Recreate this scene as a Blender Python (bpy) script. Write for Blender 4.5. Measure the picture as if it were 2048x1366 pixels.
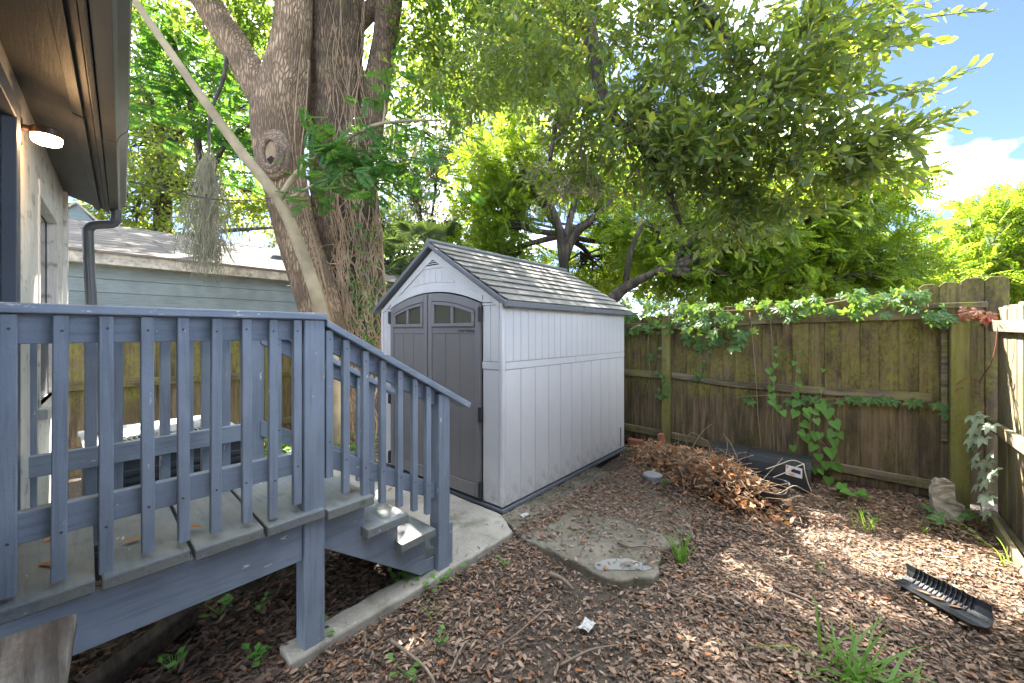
import bpy, bmesh, math, random
import numpy as np
from mathutils import Vector, Matrix

# ------------------------------------------------------------------ camera, world, sun
sc = bpy.context.scene
for o in list(bpy.data.objects): bpy.data.objects.remove(o)
FPX, CX, HY, EYE, YAW = 795., 1024., 663., 1.5, math.radians(40.4)
cam = bpy.data.cameras.new('camera'); camo = bpy.data.objects.new('camera', cam)
sc.collection.objects.link(camo); sc.camera = camo
camo.location = (0, 0, EYE); camo.rotation_euler = (math.pi/2, 0, YAW)
cam.sensor_width = 36; cam.lens = 36*FPX/2048; cam.shift_y = -(683-HY)/2048
cam.clip_start = .05; cam.clip_end = 2000
sc.render.resolution_x, sc.render.resolution_y = 1024, 683

FW = np.array([-math.sin(YAW), math.cos(YAW)]); RT = np.array([math.cos(YAW), math.sin(YAW)])
def ray(px, py):
    d = FW + RT*(px-CX)/FPX
    return np.array([d[0], d[1], (HY-py)/FPX])
def G(px, py, z=0.):                       # pixel -> point at height z
    r = ray(px, py); p = r*((z-EYE)/r[2]); return Vector((p[0], p[1], z))
def XP(px, py, x):                         # pixel -> point on plane x
    r = ray(px, py); p = r*(x/r[0]); return Vector((x, p[1], p[2]+EYE))
def YP(px, py, y):                         # pixel -> point on plane y
    r = ray(px, py); p = r*(y/r[1]); return Vector((p[0], y, p[2]+EYE))
def D(px, py, d):                          # pixel -> point at depth d
    p = ray(px, py)*d; return Vector((p[0], p[1], p[2]+EYE))

SUN_EL = math.radians(46.5)
_s = FW + RT*(-239/FPX); SUN_AZ = math.atan2(_s[1], _s[0])       # towards the sun
sun_dir = Vector((math.cos(SUN_AZ)*math.cos(SUN_EL), math.sin(SUN_AZ)*math.cos(SUN_EL), math.sin(SUN_EL)))
sun = bpy.data.lights.new('sun', 'SUN'); sun.energy = 3.7; sun.angle = math.radians(.55); sun.color = (1, .94, .84)
suno = bpy.data.objects.new('sun', sun); sc.collection.objects.link(suno)
suno.rotation_euler = sun_dir.to_track_quat('Z', 'Y').to_euler(); suno.location = (0, 0, 20)

world = bpy.data.worlds.new('World'); sc.world = world; world.use_nodes = True
wn, wl = world.node_tree.nodes, world.node_tree.links
wn.clear()
def wnode(t, **k):
    n = wn.new(t)
    for a, b in k.items(): setattr(n, a, b)
    return n
sky = wnode('ShaderNodeTexSky', sky_type='NISHITA', sun_disc=False)
sky.sun_elevation = SUN_EL; sky.sun_rotation = math.pi/2 - SUN_AZ
sky.air_density = .4; sky.dust_density = .25; sky.ozone_density = 2.2
tc = wnode('ShaderNodeTexCoord')
sep = wnode('ShaderNodeSeparateXYZ'); wl.new(tc.outputs['Generated'], sep.inputs[0])
addz = wnode('ShaderNodeMath', operation='MAXIMUM'); wl.new(sep.outputs['Z'], addz.inputs[0]); addz.inputs[1].default_value = 0
addz2 = wnode('ShaderNodeMath', operation='ADD'); wl.new(addz.outputs[0], addz2.inputs[0]); addz2.inputs[1].default_value = .28
dv = wnode('ShaderNodeVectorMath', operation='DIVIDE')
cmb = wnode('ShaderNodeCombineXYZ')
for i in range(3): wl.new(addz2.outputs[0], cmb.inputs[i])
wl.new(tc.outputs['Generated'], dv.inputs[0]); wl.new(cmb.outputs[0], dv.inputs[1])
mp = wnode('ShaderNodeMapping'); wl.new(dv.outputs[0], mp.inputs[0]); mp.inputs['Location'].default_value = (.35, 1.15, .3)
nz = wnode('ShaderNodeTexNoise'); wl.new(mp.outputs[0], nz.inputs['Vector'])
nz.inputs['Scale'].default_value = 1.15; nz.inputs['Detail'].default_value = 7; nz.inputs['Roughness'].default_value = .52
cr = wnode('ShaderNodeValToRGB'); wl.new(nz.outputs[0], cr.inputs[0])
cr.color_ramp.elements[0].position = .47; cr.color_ramp.elements[1].position = .64
cr.color_ramp.elements[0].color = (0, 0, 0, 1); cr.color_ramp.elements[1].color = (.9, .9, .9, 1)
mixc = wnode('ShaderNodeMixRGB'); wl.new(cr.outputs[0], mixc.inputs[0]); wl.new(sky.outputs[0], mixc.inputs[1])
nz2 = wnode('ShaderNodeTexNoise'); wl.new(mp.outputs[0], nz2.inputs['Vector'])
nz2.inputs['Scale'].default_value = 2.3; nz2.inputs['Detail'].default_value = 6; nz2.inputs['Roughness'].default_value = .5
cr2 = wnode('ShaderNodeValToRGB'); wl.new(nz2.outputs[0], cr2.inputs[0])
cr2.color_ramp.elements[0].position = .36; cr2.color_ramp.elements[0].color = (3.1, 3.25, 3.6, 1)
cr2.color_ramp.elements[1].position = .62; cr2.color_ramp.elements[1].color = (32, 34, 37, 1)
wl.new(cr2.outputs[0], mixc.inputs[2])
bg = wnode('ShaderNodeBackground'); bg.inputs[1].default_value = .05; wl.new(mixc.outputs[0], bg.inputs[0])
wo = wnode('ShaderNodeOutputWorld'); wl.new(bg.outputs[0], wo.inputs[0])
vs = sc.view_settings; vs.view_transform = 'Standard'; vs.look = 'None'; vs.gamma = 1; vs.exposure = 3.5
vs.use_curve_mapping = False
sc.cycles.max_bounces = 8; sc.cycles.diffuse_bounces = 4; sc.cycles.transmission_bounces = 4

rng = np.random.default_rng(7); random.seed(7)
col = sc.collection

# ------------------------------------------------------------------ materials
def newmat(name):
    m = bpy.data.materials.new(name); m.use_nodes = True
    nt = m.node_tree; nt.nodes.clear()
    out = nt.nodes.new('ShaderNodeOutputMaterial'); b = nt.nodes.new('ShaderNodeBsdfPrincipled')
    nt.links.new(b.outputs[0], out.inputs[0])
    return m, nt, b, out
def N(nt, t, **k):
    n = nt.nodes.new(t)
    for a, b in k.items(): setattr(n, a, b)
    return n
def noise(nt, scale, vec=(1, 1, 1), detail=4, rough=.55, coord='Object', loc=(0, 0, 0), dist=0.):
    t = N(nt, 'ShaderNodeTexCoord'); m = N(nt, 'ShaderNodeMapping'); n = N(nt, 'ShaderNodeTexNoise')
    m.inputs['Scale'].default_value = vec; m.inputs['Location'].default_value = loc
    nt.links.new(t.outputs[coord], m.inputs[0]); nt.links.new(m.outputs[0], n.inputs['Vector'])
    n.inputs['Scale'].default_value = scale; n.inputs['Detail'].default_value = detail
    n.inputs['Roughness'].default_value = rough; n.inputs['Distortion'].default_value = dist
    return n.outputs[0]
def ramp(nt, fac, stops):
    r = N(nt, 'ShaderNodeValToRGB'); nt.links.new(fac, r.inputs[0])
    e = r.color_ramp.elements
    while len(e) < len(stops): e.new(.5)
    for i, (p, c) in enumerate(stops):
        e[i].position = p; e[i].color = (c, c, c, 1) if not hasattr(c, '__len__') else tuple(c)+(1,)
    return r.outputs[0]
def mix(nt, fac, a, b, mode='MIX'):
    m = N(nt, 'ShaderNodeMixRGB', blend_type=mode)
    for i, v in ((0, fac), (1, a), (2, b)):
        if hasattr(v, 'is_linked') or hasattr(v, 'links'): nt.links.new(v, m.inputs[i])
        elif hasattr(v, '__len__'): m.inputs[i].default_value = tuple(v)+(1,)
        else: m.inputs[i].default_value = v if i == 0 else (v, v, v, 1)
    return m.outputs[0]
def bump(nt, b, h, strength=.5, dist=.01):
    n = N(nt, 'ShaderNodeBump'); n.inputs['Strength'].default_value = strength; n.inputs['Distance'].default_value = dist
    nt.links.new(h, n.inputs['Height']); nt.links.new(n.outputs[0], b.inputs['Normal'])
def setc(nt, b, c): nt.links.new(c, b.inputs['Base Color'])
def objrand(nt): return N(nt, 'ShaderNodeObjectInfo').outputs['Random']
def island(nt): return N(nt, 'ShaderNodeNewGeometry').outputs['Random Per Island']

def plain(name, c, rough=.6, metal=0., var=.15, bscale=40, bstr=.15, bdist=.002):
    m, nt, b, o = newmat(name)
    n1 = noise(nt, 3, detail=5)
    c1 = [min(1, v*(1+var)) for v in c]; c0 = [v*(1-var) for v in c]
    setc(nt, b, ramp(nt, n1, [(.3, c0), (.7, c1)]))
    b.inputs['Roughness'].default_value = rough; b.inputs['Metallic'].default_value = metal
    if bstr: bump(nt, b, noise(nt, bscale, detail=4), bstr, bdist)
    return m

GR = {'x': (.06, 1, 1), 'y': (1, .06, 1), 'z': (1, 1, .06)}
def paint_wood(name, c, axis, chip=.0, wear=0., wearc=(.3, .3, .26)):
    m, nt, b, o = newmat(name)
    g = noise(nt, 55, GR[axis], detail=5, rough=.6); big = noise(nt, 4, detail=5)
    cc = ramp(nt, big, [(.3, [v*.80 for v in c]), (.7, [v*1.16 for v in c])])
    cc = mix(nt, ramp(nt, objrand(nt), [(0, .0), (1, .28)]), cc, [v*.75 for v in c])
    cc = mix(nt, ramp(nt, g, [(.34, .5), (.5, 0.)]), cc, [v*.55 for v in c])
    if wear:
        w = noise(nt, 7, GR[axis] if 0 else (1, 1, 1), detail=8, rough=.68)
        cc = mix(nt, ramp(nt, w, [(.40, 0.), (.66, wear)]), cc, wearc)
        st = noise(nt, 16, (.5, 1, 1), detail=6, loc=(4, 3, 1))
        cc = mix(nt, ramp(nt, st, [(.56, 0.), (.7, .6)]), cc, (.09, .1, .085))
    if chip:
        ch = noise(nt, 28, [1 if v == 1 else .35 for v in GR[axis]], detail=6, rough=.65, loc=(3, 1, 2))
        cc = mix(nt, ramp(nt, ch, [(.70-chip*.1, 0.), (.715-chip*.1, 1.)]), cc, (.62, .6, .56))
    setc(nt, b, cc); b.inputs['Roughness'].default_value = .52
    bump(nt, b, mix(nt, .35, g, noise(nt, 90, detail=3)), .7, .004)
    return m
DECK = (.225, .275, .345)
M = {}
for ax in 'xyz': M['deck_'+ax] = paint_wood('deck_paint_'+ax, DECK, ax, chip=0.3)
M['toprail'] = paint_wood('rail_paint', (.23, .28, .35), 'y', chip=.9)
M['board'] = paint_wood('deck_board_paint', (.175, .20, .215), 'x', chip=.3, wear=.75, wearc=(.22, .22, .185))

def fence_mat(name, dry, dark, moss, mossamt, bleach=0., axis='z', mlow=1.):
    m, nt, b, o = newmat(name)
    s = {'z': (1, 1, .05), 'x': (.05, 1, 1), 'y': (1, .05, 1)}[axis]
    t = N(nt, 'ShaderNodeTexCoord')
    oi = N(nt, 'ShaderNodeObjectInfo')
    vm = N(nt, 'ShaderNodeVectorMath', operation='MULTIPLY_ADD')
    cb = N(nt, 'ShaderNodeCombineXYZ')
    for i in range(3): nt.links.new(oi.outputs['Random'], cb.inputs[i])
    nt.links.new(cb.outputs[0], vm.inputs[0]); vm.inputs[1].default_value = (37, 53, 19)
    nt.links.new(t.outputs['Object'], vm.inputs[2])
    def nz_(scale, sv, det=6, ro=.6, loc=(0, 0, 0)):
        mp_ = N(nt, 'ShaderNodeMapping'); mp_.inputs['Scale'].default_value = sv; mp_.inputs['Location'].default_value = loc
        n_ = N(nt, 'ShaderNodeTexNoise'); n_.inputs['Scale'].default_value = scale; n_.inputs['Detail'].default_value = det
        n_.inputs['Roughness'].default_value = ro
        nt.links.new(vm.outputs[0], mp_.inputs[0]); nt.links.new(mp_.outputs[0], n_.inputs['Vector']); return n_.outputs[0]
    grain = nz_(38, s, 7, .65); streak = nz_(9, {'z': (1, 1, .18), 'x': (.18, 1, 1), 'y': (1, .18, 1)}[axis], 6, .6)
    big = nz_(2.2, (1.6, 1.6, 1), 5, .6, (5, 1, 3)); mo = nz_(3.0, (1.3, 1.3, .7), 9, .74, (1, 9, 2))
    cc = ramp(nt, grain, [(.38, dark), (.58, dry)])
    cc = mix(nt, ramp(nt, oi.outputs['Random'], [(0, 0.), (1, .55)]), cc, mix(nt, .5, dry, dark))
    cc = mix(nt, ramp(nt, streak, [(.38, .85), (.56, 0.)]), cc, dark)
    if bleach: cc = mix(nt, ramp(nt, big, [(.4, 0.), (.65, bleach)]), cc, (.36, .31, .24))
    mf = mix(nt, ramp(nt, big, [(.3, .25), (.7, 1.)]), 0., ramp(nt, mo, [(.60-mossamt*.22, 0.), (.72-mossamt*.22, .9)]))
    spk = nz_(55, (1, 1, .45), 5, .7, (2, 2, 5)); mf = mix(nt, 1., mf, ramp(nt, spk, [(.36, .12), (.56, 1.)]), 'MULTIPLY')
    if axis == 'z':
        sp_ = N(nt, 'ShaderNodeSeparateXYZ'); nt.links.new(N(nt, 'ShaderNodeNewGeometry').outputs['Position'], sp_.inputs[0])
        zw = N(nt, 'ShaderNodeMath', operation='MULTIPLY_ADD'); nt.links.new(big, zw.inputs[0]); zw.inputs[1].default_value = .35; nt.links.new(sp_.outputs['Z'], zw.inputs[2])
        mf = mix(nt, 1., mf, ramp(nt, zw.outputs[0], [(.85, mlow), (1., 1.)]), 'MULTIPLY')
    mcol = mix(nt, nz_(30, (1, 1, 1), 3), [v*.6 for v in moss], [v*1.3 for v in moss])
    cc = mix(nt, mf, cc, mcol)
    setc(nt, b, cc); b.inputs['Roughness'].default_value = .88
    bump(nt, b, mix(nt, .6, grain, mo), .8, .006)
    return m
MOSS = (.23, .23, .035)
M['fence'] = fence_mat('fence_wood', (.20, .14, .095), (.035, .024, .017), MOSS, .95, mlow=.3)
M['fence_l'] = fence_mat('fence_wood_left', (.24, .17, .105), (.06, .042, .028), MOSS, .95, mlow=.4)
M['fence_r'] = fence_mat('fence_wood_pale', (.25, .19, .115), (.10, .075, .045), MOSS, .5, bleach=.35)
M['post'] = fence_mat('post_wood', (.22, .20, .09), (.12, .11, .04), (.20, .21, .03), 1.0)
M['rail'] = fence_mat('rail_wood', (.24, .20, .14), (.06, .045, .03), MOSS, .7, axis='x')
M['rail_r'] = fence_mat('rail_wood_pale', (.27, .215, .13), (.12, .09, .055), MOSS, .6, bleach=.35, axis='y')
M['rail_y'] = fence_mat('rail_wood_along', (.21, .17, .11), (.06, .045, .03), MOSS, .75, axis='y')
M['bench'] = fence_mat('weathered_bench_wood', (.36, .32, .28), (.06, .048, .04), (.14, .10, .065), .75, axis='x')
M['timber'] = fence_mat('rotten_timber', (.10, .075, .055), (.03, .022, .016), (.06, .06, .03), .2, axis='x')

def shed_plastic(name, c, grain=.35):
    m, nt, b, o = newmat(name)
    big = noise(nt, 2.2, detail=6, rough=.6); dirt = noise(nt, 6, (1, 1, .3), detail=7, loc=(2, 5, 1))
    cc = ramp(nt, big, [(.3, [v*.94 for v in c]), (.7, [v*1.04 for v in c])])
    cc = mix(nt, ramp(nt, objrand(nt), [(0, 0.), (1, .06)]), cc, [v*.7 for v in c])
    cc = mix(nt, ramp(nt, dirt, [(.5, 0.), (.78, .3)]), cc, [v*.62 for v in c])
    sx = N(nt, 'ShaderNodeSeparateXYZ'); nt.links.new(N(nt, 'ShaderNodeNewGeometry').outputs['Position'], sx.inputs[0])
    low = ramp(nt, sx.outputs['Z'], [(.06, .9), (.32, 0.)]); spl = noise(nt, 14, detail=7, rough=.7, loc=(1, 8, 2))
    cc = mix(nt, mix(nt, 1., low, ramp(nt, spl, [(.42, 0.), (.7, .8)]), 'MULTIPLY'), cc, (.20, .165, .12))
    setc(nt, b, cc); b.inputs['Roughness'].default_value = .55
    bump(nt, b, mix(nt, .5, noise(nt, 60, (1, 1, .08), detail=4), noise(nt, 240, detail=2)), grain, .0015)
    return m
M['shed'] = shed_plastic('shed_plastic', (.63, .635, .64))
M['shed_groove'] = plain('shed_groove', (.33, .325, .325))
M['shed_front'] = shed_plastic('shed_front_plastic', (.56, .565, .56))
M['door'] = shed_plastic('shed_door_plastic', (.165, .158, .155), .5)
M['door_frame'] = shed_plastic('shed_door_frame_plastic', (.175, .172, .175), .5)
M['trim'] = plain('roof_trim', (.11, .12, .13), .5, var=.1)
M['black_metal'] = plain('black_hinge', (.03, .03, .032), .45)
M['nail'] = plain('painted_nail', (.07, .075, .085), .5, .3)
M['shed_base'] = plain('shed_base', (.13, .145, .17), .6)
def shingle():
    m, nt, b, o = newmat('shed_shingle')
    c = ramp(nt, objrand(nt), [(0, (.165, .155, .14)), (1, (.215, .20, .18))])
    c = mix(nt, ramp(nt, noise(nt, 5, detail=8, rough=.7), [(.5, 0.), (.75, .5)]), c, (.14, .135, .11))
    setc(nt, b, c); b.inputs['Roughness'].default_value = .65
    bump(nt, b, noise(nt, 70, (1, .2, 1), detail=4), .4, .003); return m
M['shingle'] = shingle()
def glassmat(name, c, rough=.08):
    m, nt, b, o = newmat(name); b.inputs['Base Color'].default_value = c+(1,); b.inputs['Roughness'].default_value = rough
    b.inputs['Specular IOR Level'].default_value = .8
    bump(nt, b, noise(nt, 6, detail=1), .15, .004); return m
M['pane'] = glassmat('shed_pane', (.05, .046, .026), .06)
M['window_glass'] = glassmat('house_glass', (.13, .15, .14), .05)

def bark(name, c0, c1, moss=.0, sc_=(1, 1, .20), scale=30, strength=1.):
    m, nt, b, o = newmat(name)
    t = N(nt, 'ShaderNodeTexCoord'); mp_ = N(nt, 'ShaderNodeMapping'); mp_.inputs['Scale'].default_value = sc_
    nt.links.new(t.outputs['Object'], mp_.inputs[0])
    ns = N(nt, 'ShaderNodeTexNoise'); nt.links.new(mp_.outputs[0], ns.inputs['Vector']); ns.inputs['Scale'].default_value = 5
    ad = N(nt, 'ShaderNodeVectorMath', operation='MULTIPLY_ADD'); nt.links.new(ns.outputs['Color'], ad.inputs[0])
    ad.inputs[1].default_value = (.12, .12, .12); nt.links.new(mp_.outputs[0], ad.inputs[2])
    v = N(nt, 'ShaderNodeTexVoronoi', feature='DISTANCE_TO_EDGE'); nt.links.new(ad.outputs[0], v.inputs['Vector'])
    v.inputs['Scale'].default_value = scale
    fine = noise(nt, 60, sc_, detail=6, rough=.7); big = noise(nt, 2.5, detail=5)
    h = ramp(nt, v.outputs['Distance'], [(0, .15), (.22, 1.)])
    cc = mix(nt, h, [x*.3 for x in c0], ramp(nt, fine, [(.38, c0), (.62, c1)]))
    cc = mix(nt, ramp(nt, big, [(.42, .75), (.58, 0.)]), cc, [x*.4 for x in c0])
    if moss: cc = mix(nt, ramp(nt, noise(nt, 4, detail=7, loc=(3, 3, 3)), [(.5, 0.), (.65, moss)]), cc, (.09, .11, .03))
    setc(nt, b, cc); b.inputs['Roughness'].default_value = .92
    bump(nt, b, mix(nt, .3, h, fine), strength, .022); return m
M['bark_a'] = bark('oak_bark_grey', (.27, .185, .115), (.47, .35, .23))
M['bark_b'] = bark('oak_bark_dark', (.12, .082, .054), (.28, .195, .125), moss=.3)
M['bark_far'] = bark('far_bark', (.06, .048, .036), (.13, .105, .08), strength=.5, scale=9)
M['twig'] = plain('twig_bark', (.13, .10, .07), .9)
M['sapling'] = plain('sapling_bark', (.29, .24, .15), .8, var=.45, bscale=60, bstr=.4, bdist=.004)
M['vine_stem'] = plain('dry_vine_stem', (.25, .175, .11), .85, var=.35)
M['vine_grey'] = plain('grey_vine_stem', (.26, .22, .17), .9, var=.35)
M['vine_red'] = plain('reddish_vine_stem', (.25, .09, .06), .7)
M['knot'] = bark('knot_wood', (.22, .16, .11), (.36, .27, .19), sc_=(1, 1, 1), scale=26, strength=.6)
M['knot_face'] = plain('healed_cut_wood', (.26, .19, .125), .9, var=.4, bscale=18, bstr=.8, bdist=.02)
M['hollow'] = plain('dark_hollow', (.015, .012, .01), .95)
M['moss_hang'] = plain('spanish_moss_strand', (.16, .155, .10), .95, var=.3)

def leafmat(name, stops, tstops, tr=.45, rough=.5, spec=.4):
    m, nt, b, o = newmat(name)
    r = island(nt)
    setc(nt, b, ramp(nt, r, stops)); b.inputs['Roughness'].default_value = rough
    b.inputs['Specular IOR Level'].default_value = spec
    t = N(nt, 'ShaderNodeBsdfTranslucent'); nt.links.new(ramp(nt, r, tstops), t.inputs[0])
    mx = N(nt, 'ShaderNodeMixShader'); mx.inputs[0].default_value = tr
    nt.links.new(b.outputs[0], mx.inputs[1]); nt.links.new(t.outputs[0], mx.inputs[2]); nt.links.new(mx.outputs[0], o.inputs[0])
    return m
M['leaf_oak'] = leafmat('oak_leaf', [(0, (.05, .095, .03)), (.6, (.075, .13, .038)), (.93, (.11, .155, .04)), (1, (.19, .19, .05))],
                        [(0, (.21, .31, .035)), (.6, (.31, .40, .04)), (1, (.48, .50, .055))], .5, .38, .5)
M['leaf_canopy'] = leafmat('canopy_leaf', [(0, (.03, .07, .02)), (1, (.06, .11, .025))], [(0, (.18, .30, .03)), (1, (.32, .42, .04))], .45)
M['leaf_bright'] = leafmat('bright_leaf', [(0, (.06, .13, .015)), (.6, (.09, .17, .018)), (1, (.15, .20, .02))],
                           [(0, (.23, .40, .025)), (.6, (.35, .49, .03)), (1, (.52, .55, .045))], .55, .5, .3)
M['leaf_mid'] = leafmat('mid_leaf', [(0, (.05, .10, .018)), (1, (.11, .15, .025))], [(0, (.24, .38, .03)), (1, (.46, .52, .06))], .5)
M['leaf_grey'] = leafmat('grey_green_leaf', [(0, (.07, .10, .04)), (1, (.14, .15, .07))], [(0, (.22, .28, .08)), (1, (.40, .40, .14))], .45)
M['leaf_fern'] = leafmat('fern_leaf', [(0, (.03, .10, .028)), (1, (.055, .14, .03))], [(0, (.10, .30, .03)), (1, (.24, .42, .035))], .38, .5, .3)
M['leaf_creeper'] = leafmat('creeper_leaf', [(0, (.05, .13, .045)), (.6, (.07, .16, .05)), (.9, (.12, .20, .05)), (1, (.2, .2, .06))],
                            [(0, (.12, .28, .03)), (1, (.3, .42, .04))], .35, .5, .4)
M['leaf_sun_tint'] = leafmat('sun_tint_creeper_leaf', [(0, (.26, .34, .22)), (1, (.42, .48, .36))], [(0, (.3, .42, .15)), (1, (.4, .5, .2))], .3, .4, .5)  # leaf colour lightened to stand in for sunlight on the corner creeper
M['leaf_heart'] = leafmat('heart_leaf', [(0, (.09, .24, .05)), (1, (.13, .30, .055))], [(0, (.2, .45, .04)), (1, (.3, .5, .05))], .35, .45, .4)
M['leaf_red'] = leafmat('reddening_leaf', [(0, (.17, .13, .05)), (1, (.24, .06, .06))], [(0, (.3, .2, .05)), (1, (.4, .1, .05))], .3)
M['leaf_palm'] = leafmat('palm_leaf', [(0, (.05, .09, .035)), (1, (.085, .12, .045))], [(0, (.1, .18, .03)), (1, (.2, .26, .05))], .3, .45, .4)
M['grass'] = leafmat('grass_blade', [(0, (.08, .21, .03)), (1, (.15, .29, .04))], [(0, (.2, .42, .03)), (1, (.32, .5, .05))], .4, .45, .4)
M['litter'] = leafmat('dead_leaf', [(0, (.095, .06, .04)), (.25, (.19, .127, .084)), (.55, (.29, .195, .132)), (.82, (.41, .295, .215)), (.94, (.31, .155, .08)), (1, (.38, .15, .045))],
                      [(0, (.1, .06, .03)), (1, (.3, .15, .06))], .12, .6, .35)
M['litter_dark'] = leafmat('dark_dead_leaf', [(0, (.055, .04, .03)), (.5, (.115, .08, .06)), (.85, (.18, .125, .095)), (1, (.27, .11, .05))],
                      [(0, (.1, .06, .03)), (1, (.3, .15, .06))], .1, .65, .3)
M['brush_leaf'] = leafmat('brush_pile_leaf', [(0, (.24, .115, .05)), (.4, (.42, .20, .085)), (.75, (.52, .29, .14)), (1, (.62, .46, .31))],
                      [(0, (.3, .12, .03)), (1, (.5, .24, .07))], .25, .5, .4)
M['brush_twig'] = plain('brush_twig', (.30, .23, .16), .85, var=.35)
M['stick'] = plain('ground_stick', (.20, .155, .115), .9, var=.35)

def soil():
    m, nt, b, o = newmat('soil')
    a = noise(nt, 1.2, detail=8, rough=.6); f = noise(nt, 34, detail=8, rough=.7); f2 = noise(nt, 110, detail=4, loc=(3, 2, 1))
    cc = ramp(nt, f, [(.3, (.028, .021, .016)), (.5, (.07, .052, .038)), (.68, (.15, .11, .08))])
    cc = mix(nt, ramp(nt, a, [(.4, 0.), (.65, .5)]), cc, (.085, .07, .05))
    setc(nt, b, cc); b.inputs['Roughness'].default_value = .95
    bump(nt, b, mix(nt, .5, f, f2), 1., .02); return m
M['soil'] = soil()
def concrete(name, c, mossy=.3, speck=.6):
    m, nt, b, o = newmat(name)
    a = noise(nt, 2.6, detail=9, rough=.65); f = noise(nt, 75, detail=5, rough=.7); g = noise(nt, 3.4, detail=8, rough=.62, loc=(7, 1, 2))
    cc = ramp(nt, a, [(.3, [v*.6 for v in c]), (.68, [v*1.15 for v in c])])
    cc = mix(nt, ramp(nt, f, [(.58, 0.), (.70, speck)]), cc, [min(1, v*1.7) for v in c])
    cc = mix(nt, ramp(nt, f, [(.3, .5), (.42, 0.)]), cc, [v*.3 for v in c])
    cc = mix(nt, ramp(nt, g, [(.62-mossy*.3, 0.), (.8-mossy*.3, .85)]), cc, (.085, .085, .045))
    setc(nt, b, cc); b.inputs['Roughness'].default_value = .9
    bump(nt, b, mix(nt, .5, f, a), .6, .006); return m
M['path'] = concrete('path_concrete', (.36, .335, .28), .25)
M['slab'] = concrete('mossy_slab_concrete', (.22, .195, .15), .55)
M['patch'] = concrete('cement_patch', (.29, .285, .265), .15, .2)
M['stone'] = concrete('stepping_stone', (.34, .35, .36), .05, .3)
M['rubble'] = concrete('concrete_chunk', (.38, .35, .29), .3)
M['brick'] = concrete('red_brick', (.36, .13, .075), .1, .2)
M['house_wall'] = paint_wood('house_cream_paint', (.78, .75, .68), 'z', wear=.2, wearc=(.5, .48, .42))
M['soffit'] = paint_wood('soffit_paint', (.075, .072, .068), 'x', wear=.4, wearc=(.13, .12, .11))
M['gutter'] = plain('gutter_metal', (.12, .11, .10), .38, .35, var=.25)
M['downspout'] = plain('downspout_metal', (.085, .09, .095), .42, .2, var=.2)
M['house_door'] = plain('dark_door_paint', (.075, .085, .105), .5)
M['house_roof'] = plain('house_roof_shingle', (.13, .125, .12), .9)
M['lamp_bronze'] = plain('lamp_bronze', (.07, .042, .028), .4, .5)
M['white'] = plain('white_plastic', (.75, .74, .71), .5, var=.06)
M['cable'] = plain('cable_sheath', (.06, .055, .05), .6)
M['siding'] = paint_wood('blue_grey_siding', (.24, .30, .31), 'y')
M['fascia'] = paint_wood('cream_fascia', (.60, .55, .45), 'y', wear=.7, wearc=(.16, .13, .10))
M['ac_white'] = plain('ac_cream_metal', (.36, .36, .34), .5, var=.1)
M['ac_dark'] = plain('ac_dark_metal', (.07, .085, .10), .5)
M['black_plastic'] = plain('black_plastic', (.018, .020, .023), .42, var=.3, bscale=25, bstr=.2, bdist=.004)
M['grey_plastic'] = plain('worn_black_plastic', (.026, .028, .033), .6, var=.3)
M['label'] = plain('white_paper_label', (.72, .70, .72), .6, var=.04)
M['label_dark'] = plain('label_print_dark', (.03, .03, .05), .6)
M['label_orange'] = plain('label_print_orange', (.75, .30, .10), .6)
M['paper'] = plain('crumpled_paper', (.48, .47, .45), .8, var=.1)
M['cord'] = plain('pale_cord', (.52, .45, .33), .8)
def nshingle():
    m, nt, b, o = newmat('neighbour_shingles')
    t = N(nt, 'ShaderNodeTexCoord'); mp_ = N(nt, 'ShaderNodeMapping'); nt.links.new(t.outputs['Object'], mp_.inputs[0])
    mp_.inputs['Rotation'].default_value = (0, 0, math.pi/2)
    br = N(nt, 'ShaderNodeTexBrick'); nt.links.new(mp_.outputs[0], br.inputs['Vector'])
    br.inputs['Scale'].default_value = 1; br.inputs['Brick Width'].default_value = .9; br.inputs['Row Height'].default_value = .30
    br.inputs['Mortar Size'].default_value = .035
    br.inputs['Color1'].default_value = (.20, .17, .145, 1); br.inputs['Color2'].default_value = (.13, .11, .095, 1); br.inputs['Mortar'].default_value = (.05, .043, .037, 1)
    cc = mix(nt, ramp(nt, noise(nt, 1.5, detail=7), [(.45, 0.), (.7, .6)]), br.outputs[0], (.17, .15, .13))
    setc(nt, b, cc); b.inputs['Roughness'].default_value = .9
    bump(nt, b, br.outputs['Fac'], -.6, .02); return m
M['nroof'] = nshingle()
def emit(name, c, s):
    m, nt, b, o = newmat(name); e = N(nt, 'ShaderNodeEmission'); e.inputs[0].default_value = c+(1,); e.inputs[1].default_value = s
    nt.links.new(e.outputs[0], o.inputs[0]); return m
M['lamp_glow'] = emit('lamp_diffuser', (1, .60, .27), 14.)

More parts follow.
